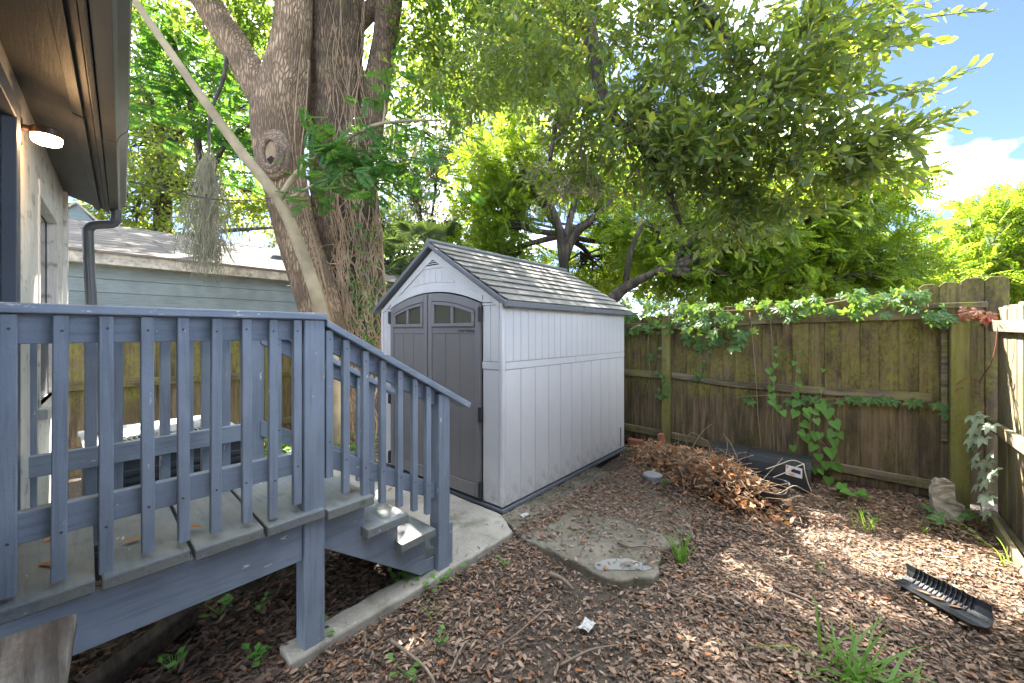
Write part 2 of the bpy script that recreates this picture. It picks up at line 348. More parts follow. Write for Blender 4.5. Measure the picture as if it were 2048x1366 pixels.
# ------------------------------------------------------------------ object helpers
def tag(o, label=None, cat=None, group=None, kind=None):
    if label: o['label'] = label
    if cat: o['category'] = cat
    if group: o['group'] = group
    if kind: o['kind'] = kind
    return o
def adopt(o, parent):
    if parent is not None:
        o.parent = parent
        off = parent.location.copy()
        if any(abs(v) > 1e-9 for v in off): o.matrix_parent_inverse = Matrix.Translation(-off)
    return o
def thing(name, label, cat, loc=(0, 0, 0), group=None):
    o = bpy.data.objects.new(name, None); col.objects.link(o); o.location = loc; o.empty_display_size = .1
    return tag(o, label, cat, group)
class MB:
    def __init__(s): s.v = []; s.f = []
    def add(s, vs, fs):
        b = len(s.v); s.v += [tuple(p) for p in vs]; s.f += [tuple(i+b for i in f) for f in fs]; return s
    def box(s, x0, x1, y0, y1, z0, z1):
        return s.hexa([(x0, y0, z0), (x1, y0, z0), (x1, y1, z0), (x0, y1, z0)], [(x0, y0, z1), (x1, y0, z1), (x1, y1, z1), (x0, y1, z1)])
    def hexa(s, lo, hi):
        n = len(lo); return s.add(list(lo)+list(hi), [tuple(reversed(range(n))), tuple(range(n, 2*n))]+[(i, (i+1) % n, n+(i+1) % n, n+i) for i in range(n)])
    def obox(s, c, ax, ay, az):      # centre and half axes
        c, ax, ay, az = Vector(c), Vector(ax), Vector(ay), Vector(az)
        lo = [c-ax-ay-az, c+ax-ay-az, c+ax+ay-az, c-ax+ay-az]; hi = [p+2*az for p in lo]; return s.hexa(lo, hi)
    def beam(s, a, b, w, h, up=(0, 0, 1)):
        a, b = Vector(a), Vector(b); d = (b-a); L = d.length; d.normalize()
        sd = d.cross(Vector(up)).normalized(); u = sd.cross(d)
        return s.obox((a+b)/2, d*L/2, sd*w/2, u*h/2)
    def prism_xz(s, poly, y0, y1):
        return s.hexa([(x, y0, z) for x, z in poly], [(x, y1, z) for x, z in poly])
    def prism_xy(s, poly, z0, z1):
        return s.hexa([(x, y, z0) for x, y in poly], [(x, y, z1) for x, y in poly])
    def tube(s, pts, rad, n=8, cap=True, wob=0., seed=0, closed=False):
        pts = [Vector(p) for p in pts]; m = len(pts)
        if not hasattr(rad, '__len__'): rad = [rad]*m
        r_ = random.Random(seed); base = len(s.v); prev = None
        for i, p in enumerate(pts):
            if closed: t = (pts[(i+1) % m]-pts[i-1]).normalized()
            else: t = (pts[min(i+1, m-1)]-pts[max(i-1, 0)]).normalized()
            if prev is None:
                a = Vector((1, 0, 0)) if abs(t.x) < .9 else Vector((0, 1, 0)); u = t.cross(a).normalized()
            else: u = (prev-t*prev.dot(t)).normalized()
            prev = u; w = t.cross(u)
            for k in range(n):
                a = 2*math.pi*k/n; rr = rad[i]*(1+wob*(r_.random()-.5))
                q = p+(u*math.cos(a)+w*math.sin(a))*rr; s.v.append((q.x, q.y, q.z))
        for i in range(m-1+(1 if closed else 0)):
            j = (i+1) % m
            for k in range(n): s.f.append((base+i*n+k, base+i*n+(k+1) % n, base+j*n+(k+1) % n, base+j*n+k))
        if cap and not closed:
            s.f.append(tuple(base+k for k in reversed(range(n)))); s.f.append(tuple(base+(m-1)*n+k for k in range(n)))
        return s
    def lathe(s, c, prof, n=24, axis='z'):
        base = len(s.v); c = Vector(c)
        for r, h in prof:
            for k in range(n):
                a = 2*math.pi*k/n; s.v.append((c.x+r*math.cos(a), c.y+r*math.sin(a), c.z+h))
        for i in range(len(prof)-1):
            for k in range(n): s.f.append((base+i*n+k, base+i*n+(k+1) % n, base+(i+1)*n+(k+1) % n, base+(i+1)*n+k))
        s.f.append(tuple(base+k for k in reversed(range(n)))); s.f.append(tuple(base+(len(prof)-1)*n+k for k in range(n)))
        return s
    def build(s, name, mat, parent=None, bevel=0., smooth=False):
        me = bpy.data.meshes.new(name); me.from_pydata(s.v, [], s.f); me.update()
        bm = bmesh.new(); bm.from_mesh(me); bmesh.ops.recalc_face_normals(bm, faces=bm.faces); bm.to_mesh(me); bm.free()
        return link(name, me, mat, parent, bevel, smooth)
def link(name, me, mat, parent=None, bevel=0., smooth=False):
    if mat is not None and not me.materials: me.materials.append(M[mat] if isinstance(mat, str) else mat)
    if smooth: me.polygons.foreach_set('use_smooth', [True]*len(me.polygons))
    o = bpy.data.objects.new(name, me); col.objects.link(o)
    if bevel:
        b = o.modifiers.new('bevel', 'BEVEL'); b.width = bevel; b.segments = 2; b.limit_method = 'ANGLE'
    return adopt(o, parent)
def box(name, mat, parent, x0, x1, y0, y1, z0, z1, bevel=.003):
    return MB().box(min(x0, x1), max(x0, x1), min(y0, y1), max(y0, y1), min(z0, z1), max(z0, z1)).build(name, mat, parent, bevel)
def np_mesh(name, V, F, mat, parent=None, smooth=False):
    """V (n,3) array, F list of (k, m) index arrays, one for each polygon size"""
    me = bpy.data.meshes.new(name); me.vertices.add(len(V)); me.vertices.foreach_set('co', np.ascontiguousarray(V, np.float32).ravel())
    idx = np.concatenate([f.ravel() for f in F]); tot = np.concatenate([np.full(len(f), f.shape[1]) for f in F])
    me.loops.add(len(idx)); me.loops.foreach_set('vertex_index', idx.astype(np.int32))
    me.polygons.add(len(tot)); st = np.concatenate([[0], np.cumsum(tot)[:-1]])
    me.polygons.foreach_set('loop_start', st.astype(np.int32)); me.polygons.foreach_set('loop_total', tot.astype(np.int32))
    me.update(calc_edges=True)
    return link(name, me, mat, parent, 0, smooth)
def catmull(pts, n=6):
    pts = [Vector(p) for p in pts]; out = []
    for i in range(len(pts)-1):
        p0, p1, p2, p3 = pts[max(i-1, 0)], pts[i], pts[i+1], pts[min(i+2, len(pts)-1)]
        for k in range(n):
            t = k/n
            out.append(.5*((2*p1)+(p2-p0)*t+(2*p0-5*p1+4*p2-p3)*t*t+(3*p1-p0-3*p2+p3)*t**3))
    return out+[pts[-1]]
def unit(a): return a/(np.linalg.norm(a, axis=-1, keepdims=True)+1e-9)

# leaf templates: x along the leaf, y across, z up
def T_oak(): return (np.array([(0, 0, 0), (.5, 0, -.03), (1, 0, 0), (.28, .12, .04), (.72, .16, .03), (.28, -.12, .04), (.72, -.16, .03)], float),
                     [(0, 1, 3), (1, 4, 3), (1, 2, 4), (0, 5, 1), (1, 5, 6), (1, 6, 2)])
def T_quad(w=.24): return (np.array([(0, 0, 0), (.55, w, .05), (1, 0, 0), (.55, -w, .05)], float), [(0, 2, 1), (0, 3, 2)])
def T_frond(n=9, lw=.092, ln=.38):
    V = []; F = []
    for i in range(n):
        x = .12+.85*i/(n-1); l = ln*math.sin(math.pi*(.22+.68*(i+.5)/n))**.8
        for sd in (1, -1):
            b = len(V); d = (math.cos(1.05)*l, math.sin(1.05)*l*sd)
            V += [(x, 0, 0), (x+d[0]*.5+lw*.7, d[1]*.5-lw*.35*sd, .015), (x+d[0], d[1], -.04), (x+d[0]*.5-lw*.5, d[1]*.5+lw*.35*sd, .015)]
            F += [(b, b+1, b+2), (b, b+2, b+3)]
    return np.array(V, float), F
def place(tm, pos, d, nrm, size, wid=1.):
    V, F = tm; d = unit(d); s = unit(np.cross(nrm, d)); u = np.cross(d, s)
    size = np.broadcast_to(np.asarray(size, float), (len(pos),))[:, None, None]
    wid = np.broadcast_to(np.asarray(wid, float), (len(pos),))[:, None, None]
    P = pos[:, None, :]+size*(V[None, :, 0:1]*d[:, None, :]+wid*V[None, :, 1:2]*s[:, None, :]+V[None, :, 2:3]*u[:, None, :])
    f = np.array(F); off = (np.arange(len(pos))*len(V))[:, None, None]
    return P.reshape(-1, 3), (f[None]+off).reshape(-1, f.shape[1])
def stack(parts):
    V = []; F = []; b = 0
    for v, f in parts: V.append(v); F.append(f+b); b += len(v)
    return np.concatenate(V), [np.concatenate(F)]
def sticks(a, b, r0, r1):
    d = unit(b-a); h = np.where(np.abs(d[:, 2:3]) < .9, np.array([[0, 0, 1.]]), np.array([[1., 0, 0]])); s = unit(np.cross(d, h)); u = np.cross(d, s)
    V = []
    r0 = np.broadcast_to(np.asarray(r0, float), (len(a),))[:, None]; r1 = np.broadcast_to(np.asarray(r1, float), (len(a),))[:, None]
    for p, r in ((a, r0), (b, r1)):
        for k in range(3):
            an = 2*math.pi*k/3; V.append(p+(s*math.cos(an)+u*math.sin(an))*r)
    V = np.stack(V, 1).reshape(-1, 3); f = np.array([(0, 1, 4, 3), (1, 2, 5, 4), (2, 0, 3, 5)])
    return V, (f[None]+(np.arange(len(a))*6)[:, None, None]).reshape(-1, 4)

# ------------------------------------------------------------------ ground and paving
def gh(x, y):
    return .010*np.sin(3.1*x+1.3*y)+.008*np.sin(5.3*x-4.1*y+1)+.005*np.sin(11*x+7*y)+.004*np.sin(17*y-9*x)-.02
gx = np.concatenate([[-400, -150, -60, -25, -12], np.linspace(-8, 2.5, 141), [6, 15, 40, 120, 400]])
gy = np.concatenate([[-400, -150, -60, -20, -6], np.linspace(-2, 7, 121), [12, 25, 60, 150, 400]])
XX, YY = np.meshgrid(gx, gy); Z = gh(XX, YY)
Z = np.where((XX > -8.1) & (XX < 2.6) & (YY > -2.1) & (YY < 7.1), Z, -.02)
nx, ny = len(gx), len(gy); I = np.arange(nx*ny).reshape(ny, nx)
F = np.stack([I[:-1, :-1], I[:-1, 1:], I[1:, 1:], I[1:, :-1]], -1).reshape(-1, 4)
tag(np_mesh('ground', np.stack([XX, YY, Z], -1).reshape(-1, 3), [F], 'soil', smooth=True), kind='structure')

def slab(name, poly, z0, z1, mat, wob=.008):
    """irregular slab: wobbling edge, chamfered"""
    pts = []
    for i in range(len(poly)):
        a, b = Vector(poly[i]+(0,)), Vector(poly[(i+1) % len(poly)]+(0,)); k = max(1, int((b-a).length/.07))
        for j in range(k):
            p = a.lerp(b, j/k); pts.append((p.x+random.uniform(-wob, wob), p.y+random.uniform(-wob, wob)))
    return MB().prism_xy(pts, z0, z1).build(name, mat, None, .012)
path_poly = [(-1.872, .70), (-1.862, 2.15), (-1.88, 2.21), (-2.12, 2.36), (-4.3, 2.36), (-4.3, 1.60), (-2.02, 1.60), (-2.02, .70)]
tag(slab('path', path_poly, -.08, .045, 'path'), kind='structure')
slab_poly = [(-2.125, 2.375), (-1.87, 2.225), (-1.20, 2.17), (-1.02, 2.22), (-.88, 2.36), (-.96, 2.68), (-.87, 3.05), (-1.0, 3.4), (-1.6, 3.75), (-2.125, 3.9)]
so = tag(slab('pavement', slab_poly, -.08, .03, 'slab', .022), kind='structure')
pp = [G(*q, .034) for q in [(1185, 1128), (1215, 1118), (1255, 1116), (1285, 1126), (1308, 1135), (1290, 1141), (1235, 1139), (1195, 1140)]]
MB().prism_xy([(p.x, p.y) for p in pp], .028, .0345).build('cement_patch', 'patch', so)

# ------------------------------------------------------------------ deck with stairs
deck = thing('wooden_deck', 'blue grey painted wooden deck landing with baluster railings and stairs', 'deck', (-2.35, .4, 0))
XE = -1.86
gaps = [XP(197, 1190, XE).y, XP(386, 1103, XE).y, XP(532, 1068, XE).y]
ys = [-.13]+gaps+[.855]
ztop = .685
for i in range(4):
    y0, y1 = ys[i]+.007, ys[i+1]-.007
    sk = .045                                                        # boards run slightly askew with the house
    dz = [.012, .008, -.002, -.008][i]
    lo = [(XE+random.uniform(-.004, .004), y0), (XE+random.uniform(-.004, .004), y1), (-2.86, y1+sk*(1 if i < 3 else .2)), (-2.86, y0+sk)]
    MB().hexa([(x, y, ztop-.045+dz) for x, y in lo], [(x, y, ztop+dz) for x, y in lo]).build('deck_board', 'board', deck, .006)
box('rim_joist', 'deck_y', deck, -1.945, -1.905, -.13, .762, .455, .636)
box('rim_joist', 'deck_y', deck, -2.84, -2.80, -.10, .80, .455, .634)
box('rim_joist', 'deck_x', deck, -2.80, -1.985, .80, .835, .455, .632)
# near railing
def post(x0, x1, y0, y1, z0, z1): box('post', 'deck_z', deck, x0, x1, y0, y1, z0, z1, .006)
post(-1.985, -1.890, .765, .858, -.05, 1.552)
post(-1.985, -1.895, 1.545, 1.632, -.05, 1.118)
post(-2.86, -2.775, .80, .885, -.05, 1.552)
post(-2.86, -2.775, 1.56, 1.64, -.05, 1.118)
XB = -1.915
def baluster(x0, x1, y, w, z0, z1, tilt=0.):
    a = Vector(((x0+x1)/2, y+tilt, z0)); b = Vector(((x0+x1)/2, y, z1))
    o = MB().obox((a+b)/2, (abs(x1-x0)/2, 0, 0), (0, w/2, 0), ((b-a)/2)).build('baluster', 'deck_z', deck, .0035)
    xf = max(x0, x1)
    for z in (z1-.048+random.uniform(-.006, .006), z0+.165+random.uniform(-.01, .01)):
        yy = y+random.uniform(-.004, .004)
        MB().tube([(xf-.002, yy, z), (xf+.0015, yy, z)], .0042, 8).build('nail', 'nail', o)
    return o
for i, px in enumerate([17, 122, 213, 295, 367, 435, 494, 548, 596]):
    y = XP(px, 690, -1.897).y
    baluster(-1.927, -1.897, y, .035, .712+random.uniform(-.006, .006)-(.02 if i in (2, 7) else 0), 1.553, random.uniform(-.005, .005))
box('rail', 'deck_y', deck, -1.968, -1.929, -.12, .764, 1.462, 1.553)
box('rail', 'deck_y', deck, -1.968, -1.929, -.12, .764, .850, .945)
box('top_rail', 'toprail', deck, -2.00, -1.872, -.12, .862, 1.555, 1.586, .005)
# far railing
for px in [60, 182, 235, 331, 378, 413, 453]:
    y = XP(px, 700, -2.80).y
    baluster(-2.835, -2.80, y, .042, .70+random.uniform(-.01, .01), 1.553)
box('rail', 'deck_y', deck, -2.798, -2.76, -.09, .80, .850, .945)
box('rail', 'deck_y', deck, -2.798, -2.76, -.09, .80, 1.462, 1.553)
box('top_rail', 'toprail', deck, -2.88, -2.752, -.09, .88, 1.555, 1.586, .005)
# stairs
treads = [(.845, 1.100, .657, 0), (1.062, 1.305, .492, .004), (1.262, 1.500, .335, -.004), (1.455, 1.655, .178, 0)]
for i, (y0, y1, z, sk) in enumerate(treads):
    x0 = -1.862 if i < 3 else -1.94
    if i == 0: x0 = -1.866
    lo = [(x0, y0), (x0+sk, y1), (-2.80, y1), (-2.80, y0)]
    if i == 0: lo = [(x0, .862), (x0, y1), (-2.79, y1), (-2.79, .837), (-1.988, .837), (-1.988, .862)]
    MB().hexa([(x, y, z-.046) for x, y in lo], [(x, y, z) for x, y in lo]).build('tread', 'board', deck, .005)
for xs in (-1.975, -2.80):
    prof = [(.862, .46), (.862, .608), (1.085, .608), (1.085, .443), (1.285, .443), (1.285, .286), (1.475, .286), (1.475, .129), (1.54, .129), (1.54, .05), (1.45, .05), (1.40, .085)]
    MB().hexa([(xs, y, z) for y, z in prof], [(xs+.04, y, z) for y, z in prof]).build('stringer', 'deck_y', deck, .004)
def sl(y, a, b): return a[1]+(b[1]-a[1])*(y-a[0])/(b[0]-a[0])
ha, hb = (.862, 1.558), (1.80, 1.035)
for xs, near in ((-1.968, True), (-2.80, False)):
    top = lambda y: sl(y, ha, hb)
    MB().hexa([(xs-.03, ha[0], top(ha[0])), (xs-.03, hb[0], top(hb[0])), (xs-.03, hb[0]-.015, top(hb[0])-.035), (xs-.03, ha[0], top(ha[0])-.035)],
              [(xs+.09, ha[0], top(ha[0])), (xs+.09, hb[0], top(hb[0])), (xs+.09, hb[0]-.015, top(hb[0])-.035), (xs+.09, ha[0], top(ha[0])-.035)]).build('handrail', 'deck_y', deck, .005)
    for off, h in ((-.038, .095), (-.605, .098)):
        ya, yb = .862, 1.543
        q = [(ya, top(ya)+off-h), (yb, top(yb)+off-h), (yb, top(yb)+off), (ya, top(ya)+off)]
        xr = xs if near else xs+.0
        MB().hexa([(xr, y, z) for y, z in q], [(xr+.037, y, z) for y, z in q]).build('rail', 'deck_y', deck, .004)
    ylist = [.884, .968, 1.072, 1.172, 1.278, 1.377, 1.472] if near else [.95, 1.06, 1.17, 1.28, 1.39, 1.49]
    for y in ylist:
        zt = top(y)-.04; zb = top(y)-.80
        if near and y < .9: zb = .80
        baluster(xs+.039, xs+.071, y, .034, zb, zt)
box('post_block', 'deck_z', deck, -1.985, -1.91, 1.634, 1.668, .046, .30, .004)

# ------------------------------------------------------------------ garden shed
SX0, SX1, SY0, SY1 = -3.915, -2.136, 2.392, 4.66
SXC, SEV, SAP = -3.025, 1.752, 2.30
shed = thing('garden_shed', 'light grey plastic garden shed with dark double doors and shingled roof', 'shed', ((SX0+SX1)/2, (SY0+SY1)/2, 0))
box('base', 'shed_base', shed, SX0-.01, SX1+.012, SY0-.006, SY1+.01, .031, .060)
box('wall_core', 'shed_groove', shed, SX1-.04, SX1-.010, SY0+.03, SY1, .075, SEV)
box('wall_core', 'shed_groove', shed, SX0+.010, SX0+.04, SY0+.03, SY1, .075, SEV)
box('wall_core', 'shed_groove', shed, SX0+.04, SX1-.04, SY1-.03, SY1, .075, SEV)
# side planks, lower 11, band, upper 22
n = 11; w = (SY1-SY0-.035)/n
for side in (1, -1):
    xa, xb = (SX1-.010, SX1) if side == 1 else (SX0, SX0+.010)
    pw = MB().box(xa, xb, 0, w-.005, .078, 1.182).build('panel', 'shed', shed, .003); pw.location.y = SY0+.035
    for i in range(1, n):
        c = pw.copy(); col.objects.link(c); c.location.y = SY0+.035+i*w
    box('band', 'shed', shed, xa, xb+(.002 if side == 1 else 0), SY0+.035, SY0+1.12, 1.187, 1.246)
    box('band', 'shed', shed, xa, xb+(.002 if side == 1 else 0), SY0+1.124, SY1-.004, 1.187, 1.246)
    pu = MB().box(xa, xb, 0, w/2-.004, 1.251, SEV-.02).build('panel', 'shed', shed, .002); pu.location.y = SY0+.035
    for i in range(1, 2*n):
        c = pu.copy(); col.objects.link(c); c.location.y = SY0+.035+i*w/2
for xa, xb in ((SX1-.035, SX1+.003), (SX0-.003, SX0+.035)):
    box('corner_trim', 'shed', shed, xa, xb, SY0-.004, SY0+.033, .076, SEV-.01, .008)
YF = SY0
DX0, DX1, DSP = -3.715, -2.378, -3.085
def arch(x, lift=0.): return 1.862-.125*((x-(-3.045))/.668)**2+lift
def roofz(x, off=0.): return SEV+.0+(SAP-SEV)*(1-abs(x-SXC)/((SX1-SX0)/2))+off
# front strips left and right of the doors
for a, b in ((SX0+.036, DX0-.012), (DX1+.012, SX1-.036)):
    box('front_core', 'shed_groove', shed, a, b, YF+.010, YF+.04, .076, 1.74)
    m_ = (a+b)/2
    for z0, z1 in ((.078, 1.182), (1.251, 1.715)):
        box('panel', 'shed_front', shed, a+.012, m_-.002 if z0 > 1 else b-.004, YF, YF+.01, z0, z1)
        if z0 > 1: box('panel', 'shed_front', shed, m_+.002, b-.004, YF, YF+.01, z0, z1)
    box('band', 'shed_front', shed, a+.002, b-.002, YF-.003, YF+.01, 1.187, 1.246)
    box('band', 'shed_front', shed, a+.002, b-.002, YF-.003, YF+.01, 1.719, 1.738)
# gable: back sheet, rake trims, arch band, boards, vent
xs_ = np.linspace(DX0-.012, DX1+.012, 25)
poly = [(SX0+.02, 1.745), (DX0-.012, 1.745)]+[(x, max(1.745, arch(x, .012))) for x in xs_]+[(DX1+.012, 1.745), (SX1-.02, 1.745), (SX1-.02, roofz(SX1-.02, -.015)), (SXC, SAP-.015), (SX0+.02, roofz(SX0+.02, -.015))]
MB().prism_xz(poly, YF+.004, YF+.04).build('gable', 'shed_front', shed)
band = [(x, arch(x, .014)) for x in xs_]+[(x, arch(x, .085)) for x in reversed(xs_)]
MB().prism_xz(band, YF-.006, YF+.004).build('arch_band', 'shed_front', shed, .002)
for sd in (-1, 1):
    xe = SXC+sd*.86
    q = [(SXC, SAP-.03), (xe, roofz(xe, -.03)), (xe-sd*.0, roofz(xe, -.03)-.045), (SXC+sd*.0, SAP-.03-.085)]
    MB().prism_xz(q, YF-.008, YF+.004).build('rake_board', 'shed_front', shed, .002)
def slope_in(x): return roofz(x, -.155)
bw = .088
for k in range(-6, 7):
    xa, xb = SXC+k*bw-bw/2+.002, SXC+k*bw+bw/2-.002
    t = lambda x: min(slope_in(x), 2.088)
    z0a, z0b = arch(xa, .105), arch(xb, .105)
    ta, tb = t(xa), t(xb)
    if min(ta-z0a, tb-z0b) < .012: continue
    pl = [(xa, z0a), (xb, z0b), (xb, tb)]
    pk = SXC+(SX1-SX0)/2*(1-(2.088+.155-SEV)/(SAP-SEV))              # where the slope reaches the vent base
    pl += [(xa, ta)]
    MB().prism_xz(pl, YF-.002, YF+.004).build('gable_board', 'shed_front', shed, .0015)
MB().prism_xz([(SXC-.20, 2.098), (SXC+.20, 2.098), (SXC, 2.222)], YF-.003, YF+.004).build('vent_panel', 'shed_front', shed, .002)
vo = MB().prism_xz([(SXC-.105, 2.128), (SXC+.105, 2.128), (SXC, 2.20)], YF-.0045, YF-.003).build('vent', 'hollow', shed)
for k in range(3):
    z = 2.138+k*.02; hw = .105*(1-(z+.008-2.128)/.072)
    box('slat', 'shed_front', vo, SXC-hw, SXC+hw, YF-.012, YF-.0045, z, z+.008, .001)
# doors
def door(x0, x1, mirror):
    L = MB(); xs2 = np.linspace(x0, x1, 14)
    L.prism_xz([(x0, .085)]+[(x1, .085)]+[(x, arch(x)) for x in reversed(xs2)], YF-.006, YF+.012)
    d = L.build('door', 'door', shed, .003)
    d['label'] = 'dark grey door leaf with arched two-pane window' + (' and raised lettering' if not mirror else '')
    st = .058
    def piece(pl, name='stile', mat='door_frame', y0=-.018, y1=-.006): return MB().prism_xz(pl, YF+y0, YF+y1).build(name, mat, d, .003)
    for a, b in ((x0+.003, x0+st), (x1-st, x1-.003)):
        piece([(a, .09), (b, .09), (b, arch(b, -.004)), (a, arch(a, -.004))])
    ia, ib = x0+st+.002, x1-st-.002; xi = np.linspace(ia, ib, 12)
    piece([(x, arch(x, -.075)) for x in xi]+[(x, arch(x, -.004)) for x in reversed(xi)], 'top_rail')
    piece([(ia, .09), (ib, .09), (ib, .2), (ia, .2)], 'bottom_rail')
    piece([(ia, 1.482), (ib, 1.482), (ib, 1.532), (ia, 1.532)], 'name_band', 'door_frame', -.012, -.006)
    w3 = (ib-ia)/3
    for k in range(3): piece([(ia+k*w3+.003, .206), (ia+(k+1)*w3-.003, .206), (ia+(k+1)*w3-.003, 1.474), (ia+k*w3+.003, 1.474)], 'plank', 'door', -.010, -.006)
    fa, fb = ia+.008, ib-.008; mid = (fa+fb)/2; fr = .03
    wtop = lambda x: arch(x, -.085)
    # frame ring: bottom, sides, top arc, mullion
    piece([(fa, 1.545), (fb, 1.545), (fb, 1.575), (fa, 1.575)], 'window_frame', 'door_frame', -.026)
    for a, b in ((fa, fa+fr), (fb-fr, fb), (mid-.016, mid+.016)):
        piece([(a, 1.577), (b, 1.577), (b, wtop(b)-.028), (a, wtop(a)-.028)], 'window_frame', 'door_frame', -.026)
    xf = np.linspace(fa, fb, 10)
    piece([(x, wtop(x)-.026) for x in xf]+[(x, wtop(x)) for x in reversed(xf)], 'window_frame', 'door_frame', -.026)
    for a, b in ((fa+fr+.001, mid-.017), (mid+.017, fb-fr-.001)):
        piece([(a, 1.577), (b, 1.577), (b, wtop(b)-.028), (a, wtop(a)-.028)], 'pane', 'pane', -.009)
    return d, ia, ib
dl, _, _ = door(DX0, DSP-.006, True)
dr, ia, ib = door(DSP+.006, DX1, False)
def text_mesh(name, s, size, depth, mat, parent, loc, rot):
    cu = bpy.data.curves.new(name, 'FONT'); cu.body = s; cu.size = size; cu.extrude = depth; cu.space_character = 1.15
    to = bpy.data.objects.new('tmp', cu); col.objects.link(to)
    me = bpy.data.meshes.new_from_object(to); bpy.data.objects.remove(to)
    o = link(name, me, mat, None); o.rotation_euler = rot; o.location = loc
    o.parent = parent
    off = parent.location.copy()
    o.matrix_parent_inverse = Matrix.Translation(-off); return o
text_mesh('lettering', 'CRAFTSMAN', .034, .0015, 'black_metal', dr, (ib-.222, YF-.0135, 1.494), (math.pi/2, 0, 0))
for x in (DX0-.006, DX1+.006):
    for z in (1.645, .80, .17):
        h = MB().box(x-.016, x+.016, YF-.03, YF-.004, z-.065, z+.065).build('hinge', 'black_metal', shed, .004)
        MB().tube([(x, YF-.034, z-.06), (x, YF-.034, z+.06)], .008, 8).build('hinge_pin', 'black_metal', h)
box('door_handle', 'black_metal', shed, DSP+.03, DSP+.055, YF-.045, YF-.018, .80, .95, .006)
# roof
RO, RY0, RY1 = .075, SY0-.045, SY1+.04
sl_ = math.atan2(SAP-SEV, (SX1-SX0)/2)
for sd, nm in ((1, 'roof'), (-1, 'roof')):
    xe = SXC+sd*((SX1-SX0)/2+RO); ze = roofz(xe)
    lo = [(SXC, RY0, SAP), (xe, RY0, ze), (xe, RY1, ze), (SXC, RY1, SAP)]
    rf = MB().hexa(lo, [(x, y, z+.03) for x, y, z in lo]).build(nm, 'trim', shed)
    # courses of shingles
    nc, nt_ = 9, 12
    dvec = Vector((xe-SXC, 0, ze-SAP)); L = dvec.length; dvec.normalize()
    up = Vector((-dvec.z*1, 0, dvec.x)) if sd == 1 else Vector((dvec.z, 0, -dvec.x))
    tw = (RY1-RY0-.03)/nt_; cl = (L-.02)/nc
    proto = {}
    for r in range(nc):
        for c in range(nt_+(r % 2)):
            y0 = RY0+.015+(c-.5*(r % 2))*tw; y1 = y0+tw-.003
            y0c, y1c = max(y0, RY0+.015), min(y1, RY1-.015)
            if y1c-y0c < .03: continue
            s0, s1 = r*cl+.004, (r+1)*cl+.012
            b0 = Vector((SXC, 0, SAP))+up*.031
            j = random.uniform(-.002, .003)
            A = b0+dvec*s0+up*.001; B = b0+dvec*min(s1, L-.008)+up*(.015+j)
            P_ = [(A.x, y0c, A.z), (B.x, y0c, B.z), (B.x, y1c, B.z), (A.x, y1c, A.z)]
            MB().hexa(P_, [(x+up.x*.008, y, z+up.z*.008) for x, y, z in P_]).build('shingle', 'shingle', rf)
    # rake and eave trims
    a, b = Vector((SXC, 0, SAP+.02)), Vector((xe, 0, ze+.02))
    for y in (RY0-.006, RY1+.006):
        q0, q1 = Vector((SXC, y, SAP+.018)), Vector((xe, y, ze+.018))
        MB().beam(q0, q1, .022, .034, up).build('rake_trim', 'trim', shed, .004)
    for ya, yb in ((RY0-.017, RY0+1.17), (RY0+1.178, RY1+.017)):
        MB().box(xe-.012, xe+.02, ya, yb, ze-.012, ze+.040).build('eave_trim', 'trim', shed, .008)
MB().tube([(SXC, RY0-.017, SAP+.048), (SXC, RY1+.017, SAP+.048)], .028, 8).build('ridge_cap', 'trim', shed)
hw = MB().box(SX1+.0005, SX1+.006, 4.54, 4.56, .10, .33).build('latch', 'shed_base', shed)

# ------------------------------------------------------------------ fences
def picket(parent, axis, u, w, plane, th, z0, z1, mat, lean=0.):
    """dog-eared board; axis 'x' runs along x at y=plane, 'y' along y at x=plane"""
    a, b, e = u-w/2, u+w/2, .028
    pr = [(a, z0), (b, z0), (b, z1-e), (b-e, z1), (a+e, z1), (a, z1-e)]
    k = lambda z: lean*(z-z0)
    if axis == 'x': return MB().hexa([(p+k(z), plane, z) for p, z in pr], [(p+k(z), plane+th, z) for p, z in pr]).build('picket', mat, parent, .006)
    return MB().hexa([(plane, p+k(z), z) for p, z in pr], [(plane+th, p+k(z), z) for p, z in pr]).build('picket', mat, parent, .006)
YB = 5.11
fb = thing('wooden_fence', 'mossy dark wooden fence behind the shed and brush pile', 'fence', (-1.0, YB, 0))
x = -3.4
def lerp_tab(x, tab): return float(np.interp(x, [t[0] for t in tab], [t[1] for t in tab]))
while x < .93:
    w = random.uniform(.128, .140) if x > -1.75 else random.uniform(.10, .13)
    zt = lerp_tab(x, [(-3.4, 1.62), (-2.3, 1.66), (-1.76, 1.74), (-.85, 1.80), (.3, 1.85), (.45, 1.93), (.8, 1.95)])+random.uniform(-.012, .012)
    zb = lerp_tab(x, [(-3.4, .02), (-.4, .02), (.1, .03), (.8, .04)])+random.uniform(-.03, .03)
    pk_i = int(x*1000) % 5
    picket(fb, 'x', x+w/2, w+(.0025 if pk_i else -.0005), YB+(.006 if len(fb.children) % 2 else 0)+random.uniform(0, .003), .018, zb, zt, 'fence', random.uniform(-.0012, .0012))
    x += w
def rail(parent, mat, pts, w, h):
    for a, b in zip(pts[:-1], pts[1:]): MB().beam(a, b, w, h).build('rail', mat, parent, .004)
yr = YB-.022
rail(fb, 'rail', [(-3.4, yr, .955), (-1.79, yr, .945)], .04, .085)
rail(fb, 'rail', [(-3.4, yr, .24), (-1.79, yr, .20)], .04, .085)
rail(fb, 'rail', [(-3.4, yr, 1.55), (-1.79, yr, 1.57)], .04, .085)
rail(fb, 'rail', [(-1.70, yr, .955), (-1.0, yr, .905), (-.2, yr, .90), (.55, yr, .915)], .04, .075)
rail(fb, 'rail', [(-1.70, yr, .20), (-.75, yr, .14), (-.745, yr, .17), (.62, yr, .14)], .04, .08)
